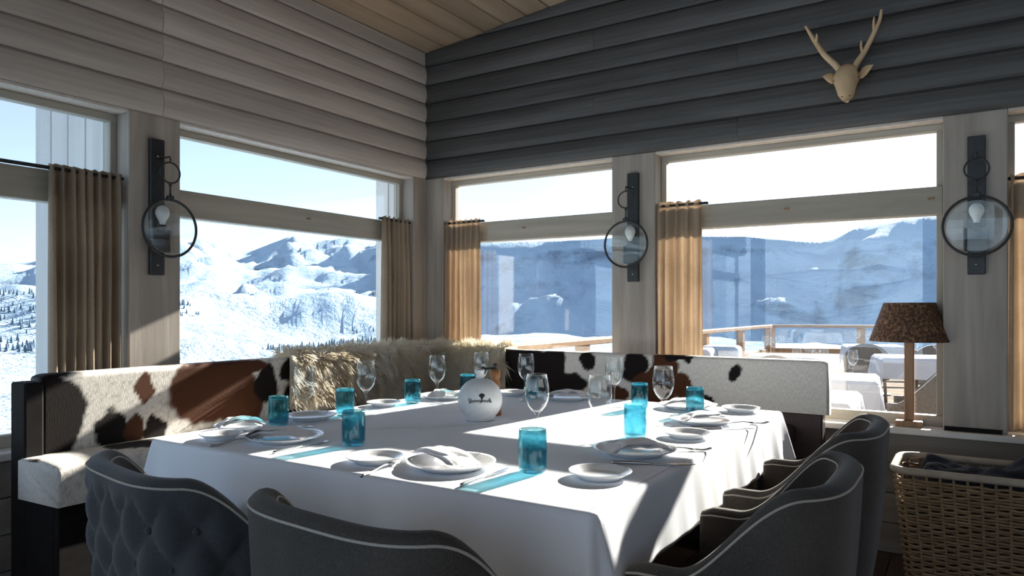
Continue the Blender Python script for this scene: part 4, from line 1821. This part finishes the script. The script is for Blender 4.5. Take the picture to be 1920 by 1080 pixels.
rattan_chair('rattan terrace armchair right of the second table', -.48, 6.65, PI / 2)
rattan_chair('rattan terrace armchair close behind the table lamp', -.22, 5.35, PI / 2 - .2)
rattan_chair('rattan terrace armchair before the railing corner table', -1.75, 8.05, .1)
rattan_chair('rattan terrace armchair beyond the far table', -.35, 10.75, PI + .2)
rattan_chair('rattan terrace armchair at the farthest table', -1.25, 11.4, .1)
rattan_chair('rattan terrace armchair left of the railing corner table', -2.55, 8.2, -PI / 2 + .5)

# benches with rolled blankets by the side railing
t = thing('terrace_sofa', 'low white terrace sofa with blankets by the side railing', 'sofa', (-2.72, 9.9, DK), .1)
box('base', (-.38, .38), (-.7, .7), (.08, .38), M['out_cloth'], t, bevel=.04, seg=3)
box('backrest', (-.40, -.18), (-.72, .72), (.36, .78), M['out_cloth'], t, bevel=.06, seg=3)
box('throw', (-.415, .10), (-.30, .12), (.385, .80), M['blanket'], t, bevel=.06, seg=3)
box('foot_rail', (-.34, .34), (-.66, .66), (0, .08), M['dark_frame'], t, bevel=.005)
# ================================================================== mountains
RIDGE = [(-700, 500), (-300, 490), (0, 490), (85, 487), (150, 470), (240, 460), (340, 452), (405, 456), (450, 478), (480, 470), (520, 452), (545, 442), (570, 446), (620, 449), (680, 450),
         (720, 455), (800, 450), (900, 449), (1000, 446), (1100, 442), (1230, 432), (1320, 436), (1400, 437), (1433, 441), (1500, 449), (1540, 453), (1567, 446), (1600, 430), (1640, 421), (1700, 408), (1765, 399),
         (1920, 388), (2300, 400), (3000, 420)]
RIDGE_A = [(math.atan((px - 960) / 1350), (579 - py) / 1350 * math.cos(math.atan((px - 960) / 1350))) for px, py in RIDGE]
yaw = math.radians(YAW)


def ground(phi, r):
    """height of the land at bearing phi (from the camera's forward, right positive) and range r"""
    T = lerp_table(RIDGE_A, phi) if abs(phi) < 1.2 else .08
    k_ = sstep(-.185, -.05, phi)                  # 0 left range, 1 right range
    rb = 700 - 170 * k_
    rr_ = 2300 - 1570 * k_
    lg = k_ * sstep(.26, .29, phi) * (1 - sstep(.39, .42, phi)) + k_ * .9 * sstep(-.03, .0, phi) * (1 - sstep(.06, .11, phi))
    tab = [(6, -.55), (20, -.30), (50, -.15), (110, -.098), (300, -.058 - .024 * k_), (rb * .75, -.022 - .052 * k_), (rb, -.004 - .060 * k_), (rb + (rr_ - rb) * .36, T * .36 - .03 * k_ + .012 * lg), (rb + (rr_ - rb) * (.36 + .16 * lg), T * .36 - .03 * k_ + .018 * lg + .001), (rr_, T), (rr_ * 1.2, T * .80), (rr_ * 1.6, .0), (9000, -.02)]
    t_ = lerp_table(tab, r)
    u = max(0, min(1, (r - rb) / (rr_ - rb)))
    x, y = math.sin(phi - yaw) * r, math.cos(phi - yaw) * r
    w1 = noise.ridged_multi_fractal(Vector((x / 620, y / 620, 3.1)), .9, 2.1, 6, 1.0, 2.0)
    w2 = noise.fractal(Vector((x / 160, y / 160, 9.1)), .9, 2.1, 6)
    w3 = noise.fractal(Vector((x / 55, y / 55, 5.5)), .9, 2.0, 5)
    up = math.sin(PI * u) ** .7 if r < rr_ else 0.0
    z = t_ * r + EYE
    z += up * r * ((.058 - .034 * k_) * (w1 - 1.15) + (.016 + .014 * k_) * w2 + .016 * k_ * w3)
    if r > rr_ * .93:
        z += r * .006 * (w1 - 1.0) * (1 if r < rr_ * 1.1 else .3)
    if r < rb:
        z += r * (.060 * w2 + .115 * noise.fractal(Vector((x / 330, y / 330, 5.5)), 1.0, 2.0, 4)) * sstep(20, 160, r) * (1 - .65 * k_)
    return x, y, z


phis = [-1.15 + 2.3 * i / 420 for i in range(421)]
back = [1.15 + (2 * PI - 2.3) * i / 60 for i in range(1, 60)]
phis = phis + back
rs = []
r_ = 7.0
while r_ < 3600:
    rs.append(r_)
    r_ *= 1.055 if r_ < 500 else 1.022
rs += [4200, 5200, 8000]
v, f = [], []
for phi in phis:
    for r_ in rs:
        pw_ = phi if phi < PI else phi - 2 * PI
        v.append(ground(pw_, r_))
nr_, np_ = len(rs), len(phis)
for i in range(np_):
    j = (i + 1) % np_
    for q in range(nr_ - 1):
        f.append((i * nr_ + q, i * nr_ + q + 1, j * nr_ + q + 1, j * nr_ + q))
# inner cap under the house
c_ = len(v)
v.append((0, 0, -4.0))
for i in range(np_):
    f.append((i * nr_, (i + 1) % np_ * nr_, c_))
mt = pyd('ground_mountains', v, f, M['snow'], None, None, True)
tag(mt, 'snow-covered mountain range and valley outside the windows', 'mountains', kind='structure')

# conifers on the slopes
rt = random.Random(5)
v, f = [], []
cnt = 0
while cnt < 1300:
    phi = rt.uniform(-.66, -.13)
    r_ = rt.choice((rt.uniform(420, 700), rt.uniform(190, 300)))
    x, y, z = ground(phi, r_)
    if noise.noise(Vector((x / 45, y / 45, 2.0))) < .12:
        continue
    cnt += 1
    h = rt.uniform(2.5, 5.0) if r_ > 400 else rt.uniform(1.2, 2.4)
    w_ = h * .27
    for tier in range(3):
        b0 = len(v)
        z0 = z + h * (.08 + .26 * tier)
        ww = w_ * (1 - .26 * tier)
        for q in range(6):
            a = PI / 3 * q
            v.append((x + ww * math.cos(a), y + ww * math.sin(a), z0))
        v.append((x, y, z0 + h * .40))
        for q in range(6):
            f.append((b0 + q, b0 + (q + 1) % 6, b0 + 6))
fo = pyd('conifers', v, f, M['conifer'], None, None, False)
tag(fo, 'scattered dark conifers on the snowy slopes below', 'trees', kind='stuff')
